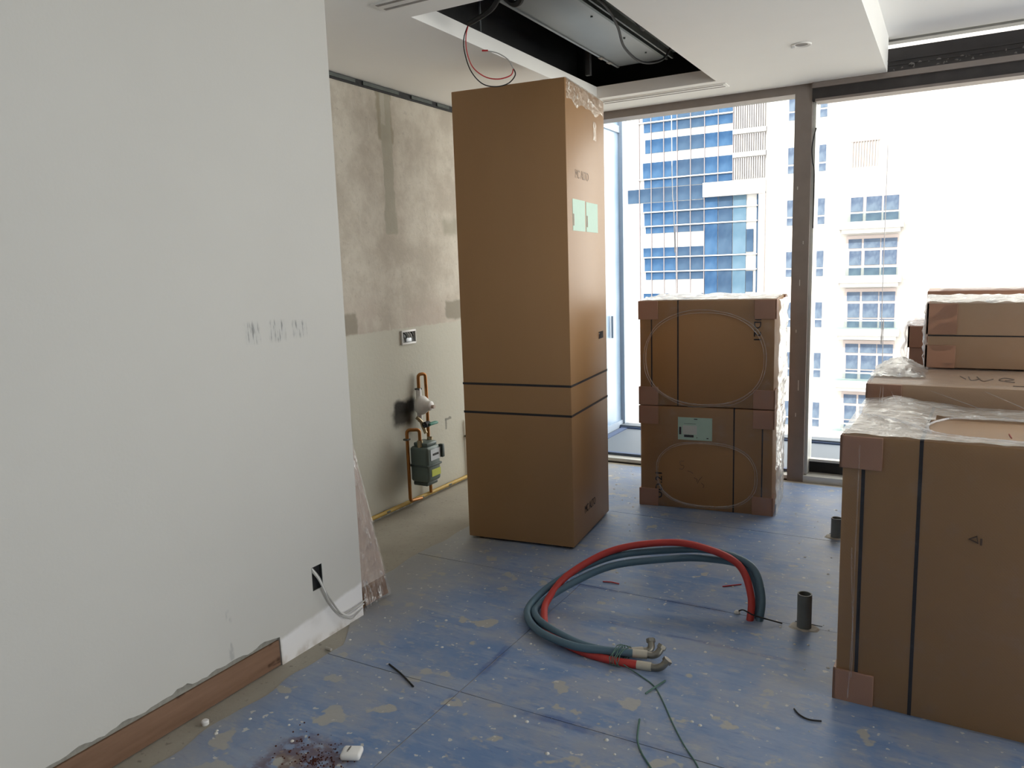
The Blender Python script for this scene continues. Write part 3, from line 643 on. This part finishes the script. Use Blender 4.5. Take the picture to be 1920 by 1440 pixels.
# ================================================================== HOSES, CONDUITS
base = [(-.673, 3.127, -.02), (-.679, 3.19, .09), (-.748, 3.25, .19), (-.897, 3.235, .24), (-1.058, 3.205, .25), (-1.282, 3.123, .21), (-1.458, 2.981, .13), (-1.540, 2.859, .055), (-1.515, 2.750, .022), (-1.395, 2.629, .018), (-1.215, 2.560, .018), (-1.064, 2.573, .018), (-.985, 2.592, .018)]
def hose(offs, mat, label, tipdir, name='rubber_hose', el=True):
    e = empty(name, (-.67, 3.13, 0)); tag(e, label, 'hose', 'three hoses looped out of the floor')
    P = [tuple(b[i]+o_[i] for i in range(3)) for b, o_ in zip(base, offs)]
    S = spline(P, 10); inv = Vector((.67, -3.13, 0))
    MB().tube([p+inv for p in S], .0155, 12).build('hose', mat, e, smooth=True)
    p = S[-1]+inv; d = (S[-1]-S[-3]).normalized()
    MB().tube([p-d*.005, p+d*.05], .0165, 12).build('end_sleeve', 'fitting', e, smooth=True)
    q = p+d*.05; u = Vector(tipdir).normalized()
    MB().tube(spline([q-d*.004, q+d*.02, q+d*.034+u*.010, q+d*.036+u*.032], 5), .0135, 12).build('elbow', 'elbow', e, smooth=True)
    r = q+d*.036+u*.030
    MB().tube([r, r+u*.014], .018, 6).build('nut', 'elbow', e)
    return e
n = len(base)
red_o = [(0, 0, 0), (0, -.01, 0), (.0, -.005, .005), (0, 0, .012), (0, 0, .012), (0, 0, .008), (.02, -.005, .0), (.055, .0, -.004), (.058, .012, -.002), (.022, .016, -.003), (.005, .004, -.003), (0, -.028, -.003), (.03, -.036, -.002)]
b1_o = [(.035, .012, 0), (.04, .012, 0), (.045, .02, 0), (.03, .025, -.005), (0, .015, -.03), (-.01, 0, -.025), (-.01, -.008, -.02), (-.005, -.005, -.010), (-.012, -.01, .002), (-.012, -.014, .010), (0, -.016, .020), (0, -.004, .022), (.0, .0, .020)]
b2_o = [(.018, .035, 0), (.022, .03, 0), (.02, .03, -.015), (.0, .02, -.045), (0, -.035, -.055), (.0, -.04, -.055), (.02, -.04, -.045), (.025, -.03, -.025), (.024, -.005, .002), (.026, .018, .014), (.02, .030, .008), (.0, .034, 0), (-.03, .04, 0)]
hose(red_o, 'red', 'red rubber hose arching over the two blue ones', (.5, .25, .75))
hose(b1_o, 'bluehose', 'blue-grey rubber hose on the outer side of the loop', (.3, .6, .7))
hose(b2_o, 'bluehose', 'blue-grey rubber hose on the inner side of the loop, under the red one', (-.3, .5, .6))
# twine ties
tw = MB()
for k in range(5):
    cx = -1.05+k*.009
    tw.tube([(cx+.01*math.cos(t)*.3+random.uniform(-.004, .004), 2.573+.062*math.cos(t), .022+.030*math.sin(t)+.006) for t in [i*2*math.pi/14 for i in range(14)]], .0018, 5, closed=True)
st = empty('green_twine', (-1.05, 2.57, 0)); tag(st, 'green twine tied round the hose ends, its tail trailing over the floor', 'twine')
o = tw.build('knot', 'string', st); o.location = (1.05, -2.57, 0)
o = MB().tube(spline([(-1.04, 2.545, .03), (-.99, 2.53, .012), (-.93, 2.505, .006), (-.86, 2.46, .005), (-.80, 2.38, .005), (-.73, 2.27, .005), (-.66, 2.17, .005), (-.592, 2.085, .005), (-.56, 1.99, .005)], 6), .0022, 6).build('tail', 'string', st, smooth=True); o.location = (1.05, -2.57, 0)
o = MB().tube(spline([(-.87, 2.40, .005), (-.85, 2.45, .010), (-.835, 2.51, .006)], 5), .0032, 6).build('loose_end', 'string', st, smooth=True); o.location = (1.05, -2.57, 0)
o = MB().tube(spline([(-.835, 2.245, .004), (-.82, 2.19, .006), (-.80, 2.13, .005), (-.77, 2.08, .005), (-.735, 2.04, .005), (-.68, 1.98, .005)], 6), .0030, 6).build('twine_scrap', 'string', smooth=True); tag(o, 'loose green twine scrap at the lower edge, left of the long tail', 'twine')
o = MB().tube(spline([(-.73, 3.18, .012), (-.70, 3.135, .042), (-.655, 3.10, .045), (-.61, 3.118, .03), (-.545, 3.15, .008)], 6), .003, 6).build('binding_wire', 'cable', smooth=True); tag(o, 'dark wire tied across the hoses where they leave the floor', 'wire')
o = MB().lathe([(0, 0), (.012, .002), (.014, .008), (.008, .015), (0, .016)], 10, (-.735, 3.175, 0)).build('plaster_lump', 'chip', smooth=True); tag(o, 'small white lump beside the hose foot', 'debris')
def stub(loc, h, r, label, jag=False):
    e = empty('conduit_stub', loc); tag(e, label, 'pipe', 'grey conduit stubs in the floor')
    MB().lathe([(r*.82, h*.3), (r*.82, h), (r, h), (r, 0), (r*.9, 0)], 20).build('pipe', 'pvc', e, smooth=True)
    m = MB(); n_ = 16
    for k in range(n_):
        pass
    m.lathe([(0.0, .004), (r*.85, .004), (r*1.7, .007), (r*2.2, .0)], 14); o = m.build('mortar_collar', 'mortar', e)
    for v in o.data.vertices:
        f = 1+.35*nz((v.co.x*60, v.co.y*60, loc[0])); v.co.x *= f; v.co.y *= f*.8
    MB().tube([(-.075*.5, .02, .012), (.07, .0, .02)], .0018, 5).build('tie_wire', 'cable', e)
    return e
stub((-.461, 3.165, 0), .148, .0285, 'open grey conduit stub standing between the hoses and the right-hand cartons')
stub((-.478, 4.33, 0), .112, .028, 'grey conduit stub half hidden behind the front right carton')

# ================================================================== KITCHEN WALL FITTINGS  (wall face x=-3)
XK = -3.0
gm = empty('gas_meter', (XK, 3.885, .285)); tag(gm, 'grey-green gas meter with yellow sticker on copper pipes', 'gas meter')
# meter body: y along wall, x out of wall
MB().box(.05, .19, -.07, .075, -.11, .12).build('body', 'meter', gm, bevel=.02, seg=3)
MB().box(.045, .195, -.075, .08, -.01, .004).build('seam_flange', 'meterD', gm, bevel=.003)
MB().box(.07, .175, -.05, .06, .12, .145).build('top_cap', 'meter', gm, bevel=.008)
for y in (-.045, .06): MB().lathe([(.018, .11), (.018, .16), (.014, .16)], 12, (.12, y, 0)).build('union', 'brass', gm, smooth=True)
box('dial_plate', 'plate', .1905, .1925, -.035, .07, .03, .10, gm); box('dial_window', 'black', .1925, .1932, -.015, .05, .058, .072, gm)
box('sticker', 'lime', .1905, .1922, -.03, .065, -.075, -.03, gm)['label'] = 'yellow-green sticker'
MB().box(.17, .205, .076, .102, .03, .115).build('pulse_unit', 'meterD', gm, bevel=.005)
MB().box(.06, .17, -.055, .06, -.135, -.11).build('bottom_hood', 'meterD', gm, bevel=.006)
cp = .011
def kpipe(name, pts, mat, label, cat='pipe', r=cp, clips=(), group=None):
    e = empty(name, pts[0]); tag(e, label, cat, group); iv = -Vector(pts[0])
    P = [Vector(p)+iv for p in pts]; Q = [P[0]]
    for i in range(1, len(P)-1):     # rounded elbows
        a_, b_, c_ = P[i-1], P[i], P[i+1]; d1 = (a_-b_); d2 = (c_-b_); k = min(.022, d1.length*.45, d2.length*.45)
        p1 = b_+d1.normalized()*k; p2 = b_+d2.normalized()*k
        for t in (0, .25, .5, .75, 1): Q.append(p1*(1-t)**2+2*b_*t*(1-t)+p2*t*t)
    Q.append(P[-1]); MB().tube(Q, r, 10).build('tube', mat, e, smooth=True)
    for c_ in clips:
        c_ = Vector(c_)+iv; MB().box(c_.x-.02, c_.x+.013, c_.y-.018, c_.y+.018, c_.z-.006, c_.z+.006).build('clip', 'galvD', e, bevel=.002)
    return e
kpipe('copper_pipe', [(XK+.12, 3.84, .44), (XK+.12, 3.84, .515), (XK+.07, 3.775, .52), (XK+.07, 3.775, .06), (XK+.05, 3.92, .036)], 'copper', 'copper pipe looping from the gas meter top down its left side', clips=((XK+.07, 3.775, .46),))
kpipe('copper_pipe', [(XK+.04, 4.04, .04), (XK+.04, 4.04, .25), (XK+.05, 4.03, .62), (XK+.05, 4.025, .845), (XK+.03, 3.975, .845), (XK+.03, 3.975, .66)], 'copper', 'tall copper pipe behind the gas meter, bent over at its top', clips=((XK+.03, 3.975, .75),))
rg = empty('gas_regulator', (XK+.03, 3.972, .645)); tag(rg, 'white round gas regulator hanging on the copper pipe', 'regulator')
MB().lathe([(0, -.02), (.055, -.02), (.062, -.005), (.062, .01), (.05, .03), (.035, .045), (.03, .075), (.02, .08), (0, .08)], 24, (.02, 0, 0), 'x').build('body', 'whitepl', rg, smooth=True)
MB().lathe([(.014, -.11), (.018, -.08), (.018, .09), (.014, .11)], 12, (0, 0, 0)).build('stem', 'whitepl', rg, smooth=True)
MB().lathe([(.0, .08), (.012, .08), (.012, .10), (0, .10)], 12, (.02, 0, -.005), 'x').build('knob', 'pinkfilm', rg, smooth=True)
vl = empty('gas_valve', (XK+.05, 3.975, .50)); tag(vl, 'green-handled gas valve between regulator and meter', 'valve')
MB().tube(spline([(-.02, -.04, .07), (0, -.02, .04), (0, 0, .0), (.02, 0, -.04)], 6), .012, 10).build('body', 'brass', vl, smooth=True)
MB().lathe([(.014, -.03), (.02, -.025), (.02, .02), (.012, .025)], 12, (.03, 0, .02), 'y').build('bonnet', 'cable', vl, smooth=True)
MB().box(.03, .06, .0, .09, .01, .028).build('handle', 'tgreen', vl, bevel=.006)
kpipe('gas_pipe', [(XK+.022, 2.5, .040), (XK+.022, 5.2, .024)], 'ypipe', 'long yellow gas pipe running along the foot of the kitchen wall', r=.0125, clips=((XK+.022, 3.95, .031), (XK+.022, 4.28, .03), (XK+.022, 3.6, .035)))
kpipe('copper_pipe', [(XK+.02, 4.56, .03), (XK+.02, 4.545, .44)], 'ypipe', 'short upright brass-coloured pipe beside the tall carton', r=.009, clips=((XK+.02, 4.548, .32),))
eb = empty('socket_box', (XK, 3.928, 1.092)); tag(eb, 'open white socket box with bare wires on the kitchen wall', 'socket box')
MB().box(0, .012, -.073, -.067, -.045, .045).box(0, .012, .067, .073, -.045, .045).box(0, .012, -.067, .067, -.045, -.033).box(0, .012, -.067, .067, .033, .045).build('frame', 'whitepl', eb, bevel=.0015)
box('inside', 'pvc', .0005, .002, -.067, .067, -.033, .033, eb)
for (y, dy, mt) in ((-.01, .015, 'whitepl'), (.012, .012, 'whitepl'), (-.045, .02, 'cable'), (.03, .01, 'cable'), (.045, -.01, 'greywire')):
    MB().tube(spline([(.002, y, .03), (.012, y+dy*.5, .012), (.006, y+dy, -.012)], 5), .0035, 6).build('wire', mt, eb, smooth=True)
MB().box(.002, .010, -.03, .025, -.030, -.004).build('terminal_block', 'plate', eb, bevel=.002)

# ================================================================== LEFT WALL FITTINGS
sb = empty('socket_box', (-2.213, 2.192, .278)); tag(sb, 'recessed socket box low on the white left wall with wires hanging out', 'socket box')
box('back', 'black', .0005, .002, -.0285, .0285, -.0495, .0495, sb)
MB().box(.002, .0125, -.0285, -.0265, -.0495, .0495).box(.002, .0125, .0265, .0285, -.0495, .0495).box(.002, .0125, -.0265, .0265, -.0495, -.0475).build('rim', 'galvD', sb)
for k, (dy, dz) in enumerate(((-.012, .0), (-.004, .004), (.004, -.003))):
    MB().tube(spline([(.004, -.02+dy, .045+dz), (.022, .0+dy*.6, .0), (.03, .02+dy*.4, -.06), (.032+dy, .045+k*.004, -.12+dz), (.03+dy*.5, .09+k*.006, -.19+dz*2), (.035-dy, .14, -.232+k*.012), (.025, .20+k*.01, -.245+k*.018), (.01+k*.004, .262+k*.006, -.240+k*.016)], 6), .0032, 6).build('wire', 'greywire' if k != 1 else 'whitepl', sb, smooth=True)

# wrapped plank leaning behind the corner
pk = empty('wrapped_plank', (-2.232, 2.592, 0), 0, rot=(0, R(-14), R(0))); tag(pk, 'plank wrapped in printed foam and film, leaning behind the white wall corner', 'plank')
def plk(u, v): return (.0, 0, 0)
MB().box(-.03, .0, -.075, .085, .012, .86).build('board', 'woodpl', pk, bevel=.002)
MB().box(-.045, -.012, -.135, -.076, .004, .60).build('inner_board', 'woodpl', pk, bevel=.002)
m = MB()
m.grid(lambda u, v: (.003+.004*abs(nz((u*5, v*26, 2))), -.078+u*.166, .10+v*.77), 10, 60); m.build('foam_wrap', 'pinkfilm', pk, smooth=True)
MB().grid(lambda u, v: (.007+.007*abs(nz((u*7, v*18, 5))), -.082+u*.174, .004+v*.87), 14, 60).grid(lambda u, v: (-.034+u*.042, -.080-.004*abs(nz((u*7, v*18, 5))), .004+v*.87), 4, 40).build('film_wrap', 'film_wrap', pk, smooth=True)
MB().tube([(-.02, -.07, .004), (.018, -.10, .002)], .004, 6).build('tape_tail', 'film_rim', pk)

# ================================================================== CEILING FITTINGS
def slot(loc, L, label, rz=0):
    e = empty('slot_diffuser', loc); tag(e, label, 'air vent', 'linear slot diffusers')
    MB().box(-L/2, L/2, -.05, .05, -.006, .0).build('frame', 'paint', e, bevel=.001)
    for y in (-.030, .024): box('slot', 'dustgrey', -L/2+.02, L/2-.02, y-.008, y+.008, -.0075, -.0058, e)
slot((-1.70, 5.06, CZ), .86, 'slot air diffuser beyond the ceiling opening, near the window')
slot((-1.72, 2.71, CZ), .84, 'slot air diffuser on the camera side of the ceiling opening')
dl = empty('downlight', (-.727, 4.40, CZ)); tag(dl, 'small round recessed downlight in the lowered ceiling', 'downlight')
MB().lathe([(.030, -.001), (.046, -.006), (.050, -.004), (.050, 0)], 28).build('ring', 'paint', dl, smooth=True)
MB().lathe([(0, -.0015), (.031, -.0015), (.031, 0)], 24).build('lens', 'dustgrey', dl)
MB().box(-.05, -.03, -.012, .004, -.014, -.004).build('clip', 'whitepl', dl, bevel=.002)
ac = empty('duct_unit', (-1.74, 3.9, 2.75)); tag(ac, 'galvanised sheet metal duct unit hanging in the ceiling opening', 'duct')
MB().box(-.165, .16, -1.3, .92, 0, .25).build('casing', 'galv', ac, bevel=.004)
MB().box(-.17, -.155, -1.3, .92, -.006, .02).build('edge_flange', 'galv', ac); MB().box(.15, .165, -1.3, .92, -.006, .02).build('edge_flange', 'galvD', ac)
for y in (.62, .75): box('foil_patch', 'dustgrey', -.174, -.15, y, y+.05, -.009, -.004, ac)
for y in (-.55, -.1, .35, .7): MB().lathe([(0, -.006), (.006, -.006), (.006, 0)], 8, (.10, y, 0)).build('screw', 'galvD', ac)
ch = empty('steel_channel', (-1.45, 3.9, 2.74)); tag(ch, 'dark steel channel beside the duct unit in the ceiling opening', 'channel')
MB().box(-.09, .06, -1.2, .88, .03, .05).box(-.09, -.08, -1.2, .88, -.005, .05).box(.05, .06, -1.2, .88, -.005, .05).build('channel', 'galvD', ch)
def rod(x, y):
    e = MB().tube([(x, y, 2.68), (x, y, 3.1)], .005, 6).build('hanger_rod', 'galv', smooth=True); return e
tag(rod(-2.13, 3.52), 'thin threaded rod hanging at the left side of the ceiling opening', 'rod')
tag(box('hanger_strap', 'slab', -2.06, -2.03, 4.66, 4.69, 2.69, 3.1), 'dark hanger strap in the far left corner of the ceiling opening', 'rod')
o = MB().tube(spline([(-1.50, 3.0, 2.78), (-1.47, 3.3, 2.72), (-1.46, 3.55, 2.70), (-1.52, 3.85, 2.69), (-1.60, 4.15, 2.67), (-1.60, 4.42, 2.65), (-1.52, 4.55, 2.68), (-1.46, 4.55, 2.76)], 8), .007, 8).build('power_cable', 'cable', smooth=True); tag(o, 'black cable drooping along the right of the duct unit', 'cable')
o = MB().tube(spline([(-1.45, 2.95, 2.70), (-1.42, 3.3, 2.72), (-1.41, 3.6, 2.69), (-1.40, 3.8, 2.69), (-1.41, 3.92, 2.68), (-1.44, 3.90, 2.72), (-1.42, 3.75, 2.76)], 8), .012, 8).build('power_cable', 'cable', smooth=True); tag(o, 'thicker black cable bundle bent back inside the steel channel', 'cable')
o = MB().tube(spline([(-1.62, 2.93, 2.72), (-1.72, 3.02, 2.66), (-1.80, 3.08, 2.63), (-1.9, 3.12, 2.615), (-1.98, 3.17, 2.62)], 8), .011, 8).build('flex_conduit', 'cable', smooth=True); tag(o, 'black flexible conduit from which the red and black wires drop', 'conduit')
o = MB().tube(spline([(-1.60, 2.98, 2.74), (-1.66, 3.10, 2.66), (-1.74, 3.16, 2.66), (-1.78, 3.10, 2.72), (-1.70, 3.02, 2.75)], 8), .014, 8).build('flex_conduit', 'cable', smooth=True); tag(o, 'coil of black conduit at the camera end of the ceiling opening', 'conduit')
lw = empty('wire_loop', (-1.98, 3.17, 2.62)); tag(lw, 'loop of loose red and black wires hanging out of the ceiling opening', 'wire')
def loopw(pts, r, mat, name):
    MB().tube([p-Vector((-1.98, 3.17, 2.62)) for p in spline(pts, 8)], r, 6).build(name, mat, lw, smooth=True)
WP = WIRE = {
 'black': [(-1.98, 3.17, 2.62), (-2.02, 3.19, 2.575), (-2.035, 3.21, 2.52), (-2.03, 3.25, 2.44), (-2.00, 3.30, 2.385), (-1.95, 3.34, 2.37), (-1.90, 3.38, 2.385), (-1.87, 3.40, 2.425), (-1.88, 3.39, 2.46)],
 'red': [(-1.98, 3.17, 2.62), (-2.01, 3.19, 2.575), (-2.02, 3.21, 2.51), (-2.015, 3.25, 2.45), (-1.98, 3.30, 2.412), (-1.93, 3.34, 2.402), (-1.885, 3.38, 2.42), (-1.875, 3.39, 2.45)],
 'grey': [(-1.875, 3.39, 2.45), (-1.89, 3.37, 2.49), (-1.93, 3.34, 2.52), (-1.97, 3.31, 2.53)]}
loopw(WP['black'], .0028, 'cable', 'black_wire'); loopw(WP['red'], .0028, 'redwire', 'red_wire'); loopw(WP['grey'], .0026, 'greywire', 'grey_wire')
loopw([(-1.965, 3.31, 2.531), (-1.99, 3.295, 2.531)], .004, 'redwire', 'red_tip')

# ================================================================== FLOOR LITTER
FZ = .003
def bit(name, pts, r, mat, label, cat='debris'):
    o = MB().tube(spline(pts, 6), r, 6).build(name, mat, smooth=True); return tag(o, label, cat)
bit('cable_tie', [(-1.82, 2.158, .006), (-1.73, 2.118, .007), (-1.638, 2.069, .006)], .0035, 'cable', 'black plastic tie lying on the floor near the skirting end')
bit('wire_scrap', [(-1.384, 3.236, .006), (-1.345, 3.246, .007), (-1.304, 3.244, .006)], .003, 'redwire', 'red wire scrap inside the hose loop, towards the tall carton')
bit('wire_scrap', [(-.86, 3.42, .006), (-.82, 3.455, .006), (-.788, 3.481, .006)], .0028, 'redwire', 'red wire scrap behind the hose foot')
bit('wire_scrap', [(-.393, 2.53, .006), (-.372, 2.502, .006), (-.34, 2.487, .006), (-.302, 2.496, .006)], .0028, 'cable', 'dark curved wire scrap in front of the big right carton')
bit('nail_shard', [(-2.135, 2.147, .006), (-2.10, 2.14, .01)], .006, 'mortar', 'small dark shard at the wall foot under the socket box')
o = MB().lathe([(0, .0), (.012, 0), (.013, .012), (.010, .016), (0, .017)], 14, (-2.14, 1.565, 0)).build('bottle_cap', 'whitepl', smooth=True); tag(o, 'tiny white cap lying at the foot of the brown skirting', 'cap')
cp_ = empty('plastic_cover', (-1.568, 1.655, FZ), 25); tag(cp_, 'white plastic cover with slots lying by the red dust', 'plastic cover')
MB().box(-.032, .032, -.028, .028, 0, .022).build('shell', 'whitepl', cp_, bevel=.009, seg=3)
for y in (-.008, 0, .008): box('slot', 'dustgrey', -.012+y*.2, -.010+y*.2+.003, y-.001, y+.012, .0218, .0226, cp_)
m = MB()
for i in range(260):
    an = random.uniform(0, 6.28); rr = abs(random.gauss(0, .065)); x = -1.66+rr*1.4*math.cos(an); y = 1.585+rr*.9*math.sin(an); k = random.uniform(.0008, .003)
    m.lathe([(0, FZ+k*1.3), (k, FZ+k*.6), (k*1.3, FZ-.001)], 5, (x, y, 0))
o = m.build('brick_dust', 'rust'); tag(o, 'scatter of red brick dust at the lower left edge', 'dust', kind='stuff')
m = MB()
for i in range(240):
    x = random.uniform(-2.1, .6); y = random.uniform(1.5, 5.2); k = random.uniform(.0015, .006)
    if (x > -.32 and 2.6 < y) or (x < -1.65 and 3.4 < y < 4.3) or (-1.7 < x < -.8 and y > 4.4): continue
    m.lathe([(0, FZ+k*.8), (k, FZ+k*.4), (k*1.4, FZ-.001)], 6, (x, y, 0))
o = m.build('plaster_crumbs', 'chip'); tag(o, 'white plaster crumbs scattered over the blue floor', 'debris', kind='stuff')

# ================================================================== ACROSS THE STREET
YF = 50.0
ot = empty('office_tower', (-15, YF, -22)); tag(ot, 'white office tower with blue curtain-wall glass and louvred bays, across the street', 'building')
OF = Vector((-15, YF, -22))
def fbox(par, off, name, mat, x0, x1, z0, z1, y0, y1):
    return MB().box(x0-off.x, x1-off.x, y0-off.y, y1-off.y, z0-off.z, z1-off.z).build(name, mat, par)
fbox(ot, OF, 'wall', 'fac', -46, -10.1, -22, 34, YF, YF+14)
cols = [-19.15, -18.3, -17.48, -16.62, -15.73, -14.85, -13.95, -13.09, -12.16]
bands = [(10.72, 12.2), (10.03, 10.60), (8.71, 9.575), (7.10, 8.11), (6.49, 7.01), (5.56, 6.45), (4.96, 5.52), (4.05, 4.88), (3.54, 3.96), (2.0, 2.586), (1.06, 1.92), (.48, .99), (-.82, -.44), (-1.9, -.90), (-2.6, -2.0), (-4.0, -3.3), (-4.9, -4.1), (-5.6, -5.0), (-7.0, -6.3), (-8.0, -7.1), (-9.6, -8.6)]
pane_meshes = {}
def fpane(par, off, mat, x0, x1, z0, z1, y, name='window_pane'):
    key = (mat, round(x1-x0, 2), round(z1-z0, 2))
    if key not in pane_meshes:
        me = bpy.data.meshes.new('window_pane'); hx, hz = (x1-x0)/2, (z1-z0)/2
        me.from_pydata([(-hx, -.03, -hz), (hx, -.03, -hz), (hx, -.03, hz), (-hx, -.03, hz), (-hx, .03, -hz), (hx, .03, -hz), (hx, .03, hz), (-hx, .03, hz)], [], [(0, 1, 2, 3), (1, 5, 6, 2), (5, 4, 7, 6), (4, 0, 3, 7), (3, 2, 6, 7), (4, 5, 1, 0)])
        me.materials.append(M[mat]); pane_meshes[key] = me
    o = link(name, pane_meshes[key], par); o.location = Vector(((x0+x1)/2, y, (z0+z1)/2))-off; return o
rnd = random.Random(3)
for bi, (z0, z1) in enumerate(bands):
    for ci in range(len(cols)-1):
        x0, x1 = cols[ci]+.02, cols[ci+1]-.02
        if ci == 0 and bi != 5: continue                                   # leftmost bay stays white, standing in for a white building's reflection
        if ci == 1 and bi != 5: x0 += .22+.25*((bi*7) % 3)/3  # uneven left pane edges shape that white reflection
        if ci >= 6 and z1 < 6.46: continue                                 # the lower right bays are recessed glass, below
        mt = 'pB' if (ci in (4, 5) or bi == 5) else 'pA'
        fpane(ot, OF, mt, x0, x1, z0, z1, YF-.02)
# white piers between the columns of the lower spandrels are the wall itself; fine mullion lines stand proud
for x in cols[1:7]: fbox(ot, OF, 'mullion', 'mull', x-.022, x+.022, -10, 12.2, YF-.10, YF)
for x in cols[7:]: fbox(ot, OF, 'mullion', 'mull', x-.022, x+.022, 6.5, 12.2, YF-.10, YF)
for z in (10.66, 7.055): fbox(ot, OF, 'transom', 'fac', -18.4, -12.16, z-.035, z+.035, YF-.16, YF)
for z in (4.92, 4.005, 1.955, 1.02, -2.0, -4.05, -5.0, -7.05): fbox(ot, OF, 'transom', 'fac', -18.2, -10.6, z-.035, z+.035, YF-.16, YF)
# lower right: large recessed glazing under a white lintel
fbox(ot, OF, 'lintel', 'fac', -13.95, -10.1, 5.62, 6.50, YF-.45, YF)
for (x0, x1, mt) in ((-13.9, -13.09, 'pA'), (-13.05, -12.16, 'pB'), (-12.12, -11.31, 'pC')):
    for (z0, z1) in ((4.96, 5.70), (4.05, 4.88), (2.0, 3.96), (1.06, 1.92), (-1.2, .99), (-3.2, -1.25), (-5, -3.3), (-8, -5.1)): fpane(ot, OF, mt, x0, x1, z0, z1, YF-.05)
for (z0, z1, mt) in ((2.1, 3.5, 'pB'), (-.4, .9, 'pB')): fpane(ot, OF, mt, -11.28, -10.85, z0, z1, YF-.05)
fbox(ot, OF, 'glass_strip', 'pB', -10.68, -10.5, -8, 5.60, YF-.05, YF)
fbox(ot, OF, 'pilaster', 'pink', -10.5, -10.1, -22, 5.70, YF-.4, YF)
for (z0, z1) in ((9.62, 11.2), (8.1, 9.25), (6.6, 7.85)):                        # louvre screens
    m = MB(); x = -12.05
    while x < -10.25: m.box(x-OF.x, x+.05-OF.x, -.16, 0, z0-OF.z, z1-OF.z); x += .135
    o = m.build('louvre_screen', 'louv', ot); o['kind'] = 'stuff'
for z in (9.30, 7.90): fbox(ot, OF, 'ledge', 'fac', -12.15, -10.15, z, z+.28, YF-.25, YF)

ap = empty('apartment_building', (-4, YF, -22)); tag(ap, 'cream apartment building with stacked balconies, across the street behind the mullion', 'building')
AF = Vector((-4, YF, -22))
fbox(ap, AF, 'wall', 'fac2', -10.1, 9.0, -22, 30, YF-.25, YF+12)
Y2 = YF-.25
P = 3.07
for k in range(-1, 6):
    zt = 8.13-P*k
    for (x0, x1) in ((-7.23, -6.69), (-8.82, -8.28)):
        f = fbox(ap, AF, 'window_frame', 'fac', x0-.07, x1+.07, zt-1.56, zt+.05, Y2-.05, Y2)
        fpane(ap, AF, 'pD', x0, x1, zt-.97, zt, Y2-.06); fpane(ap, AF, 'pD', x0, x1, zt-1.50, zt-1.07, Y2-.06)
for k in range(0, 5):
    b = 3.55-P*k+P*0        # slab level of the balcony
    top = 5.09-P*k if k == 0 else 5.76-P*k
    dz = -P*k
    fbox(ap, AF, 'bay_frame', 'pink', -5.44, -2.70, 3.45+dz, (5.10 if k == 0 else 5.86)+dz, Y2-.06, Y2)
    for (x0, x1) in ((-5.26, -4.61), (-4.44, -3.63), (-3.52, -2.75)):
        fpane(ap, AF, 'pD', x0, x1, 4.15+dz, 4.97+dz, Y2-.07); fpane(ap, AF, 'pD', x0, x1, 3.55+dz, 4.07+dz, Y2-.07)
        if k > 0: fpane(ap, AF, 'pD', x0-.06, x1, 5.12+dz, 5.65+dz, Y2-.07)
    fbox(ap, AF, 'balcony_slab', 'fac', -5.85, -2.45, 3.15+dz, 3.55+dz, Y2-1.0, Y2)
    fbox(ap, AF, 'balcony_cornice', 'fac', -5.65, -2.60, 2.90+dz, 3.15+dz, Y2-.75, Y2)
    fbox(ap, AF, 'balcony_glass', 'balg', -5.8, -2.5, 3.55+dz, 4.0+dz, Y2-.98, Y2-.95)
    fbox(ap, AF, 'handrail', 'fac', -5.82, -2.46, 4.0+dz, 4.07+dz, Y2-1.0, Y2-.93)
m = MB(); x = -5.28
while x < -3.85: m.box(x-AF.x, x+.045-AF.x, -.35, -.25, 6.68-AF.z, 8.12-AF.z); x += .145
m.box(-5.34-AF.x, -3.84-AF.x, -.33, -.25, 8.10-AF.z, 8.17-AF.z)
o = m.build('louvre_panel', 'louvD', ap); o['kind'] = 'stuff'
M['street'] = plain('pale_sandy_paving', (.42, .40, .36), .9, var=.1, scale=.2)  # unseen street, its colour kept pale to bounce sun up to the ceilings
gr = struct(box('ground_street', 'street', -80, 80, 7.5, 120, -22.4, -22))
# hanging ropes outside
o = MB().tube(spline([(-2.24, 6.9, 9.0), (-2.225, 6.9, 2.85), (-2.205, 6.9, 2.0), (-2.195, 6.9, 1.6), (-2.180, 6.9, 1.2), (-2.1, 6.9, -6)], 5), .004, 6).build('rope', 'rope', smooth=True); tag(o, 'thin rope hanging outside in front of the blue office tower', 'rope')
o = MB().tube(spline([(-.478, 6.9, 9.0), (-.475, 6.9, 1.3), (-.455, 6.9, .6), (-.45, 6.9, -6)], 5), .0035, 6).build('rope', 'rope', smooth=True); tag(o, 'thin rope hanging outside in front of the balconies', 'rope')
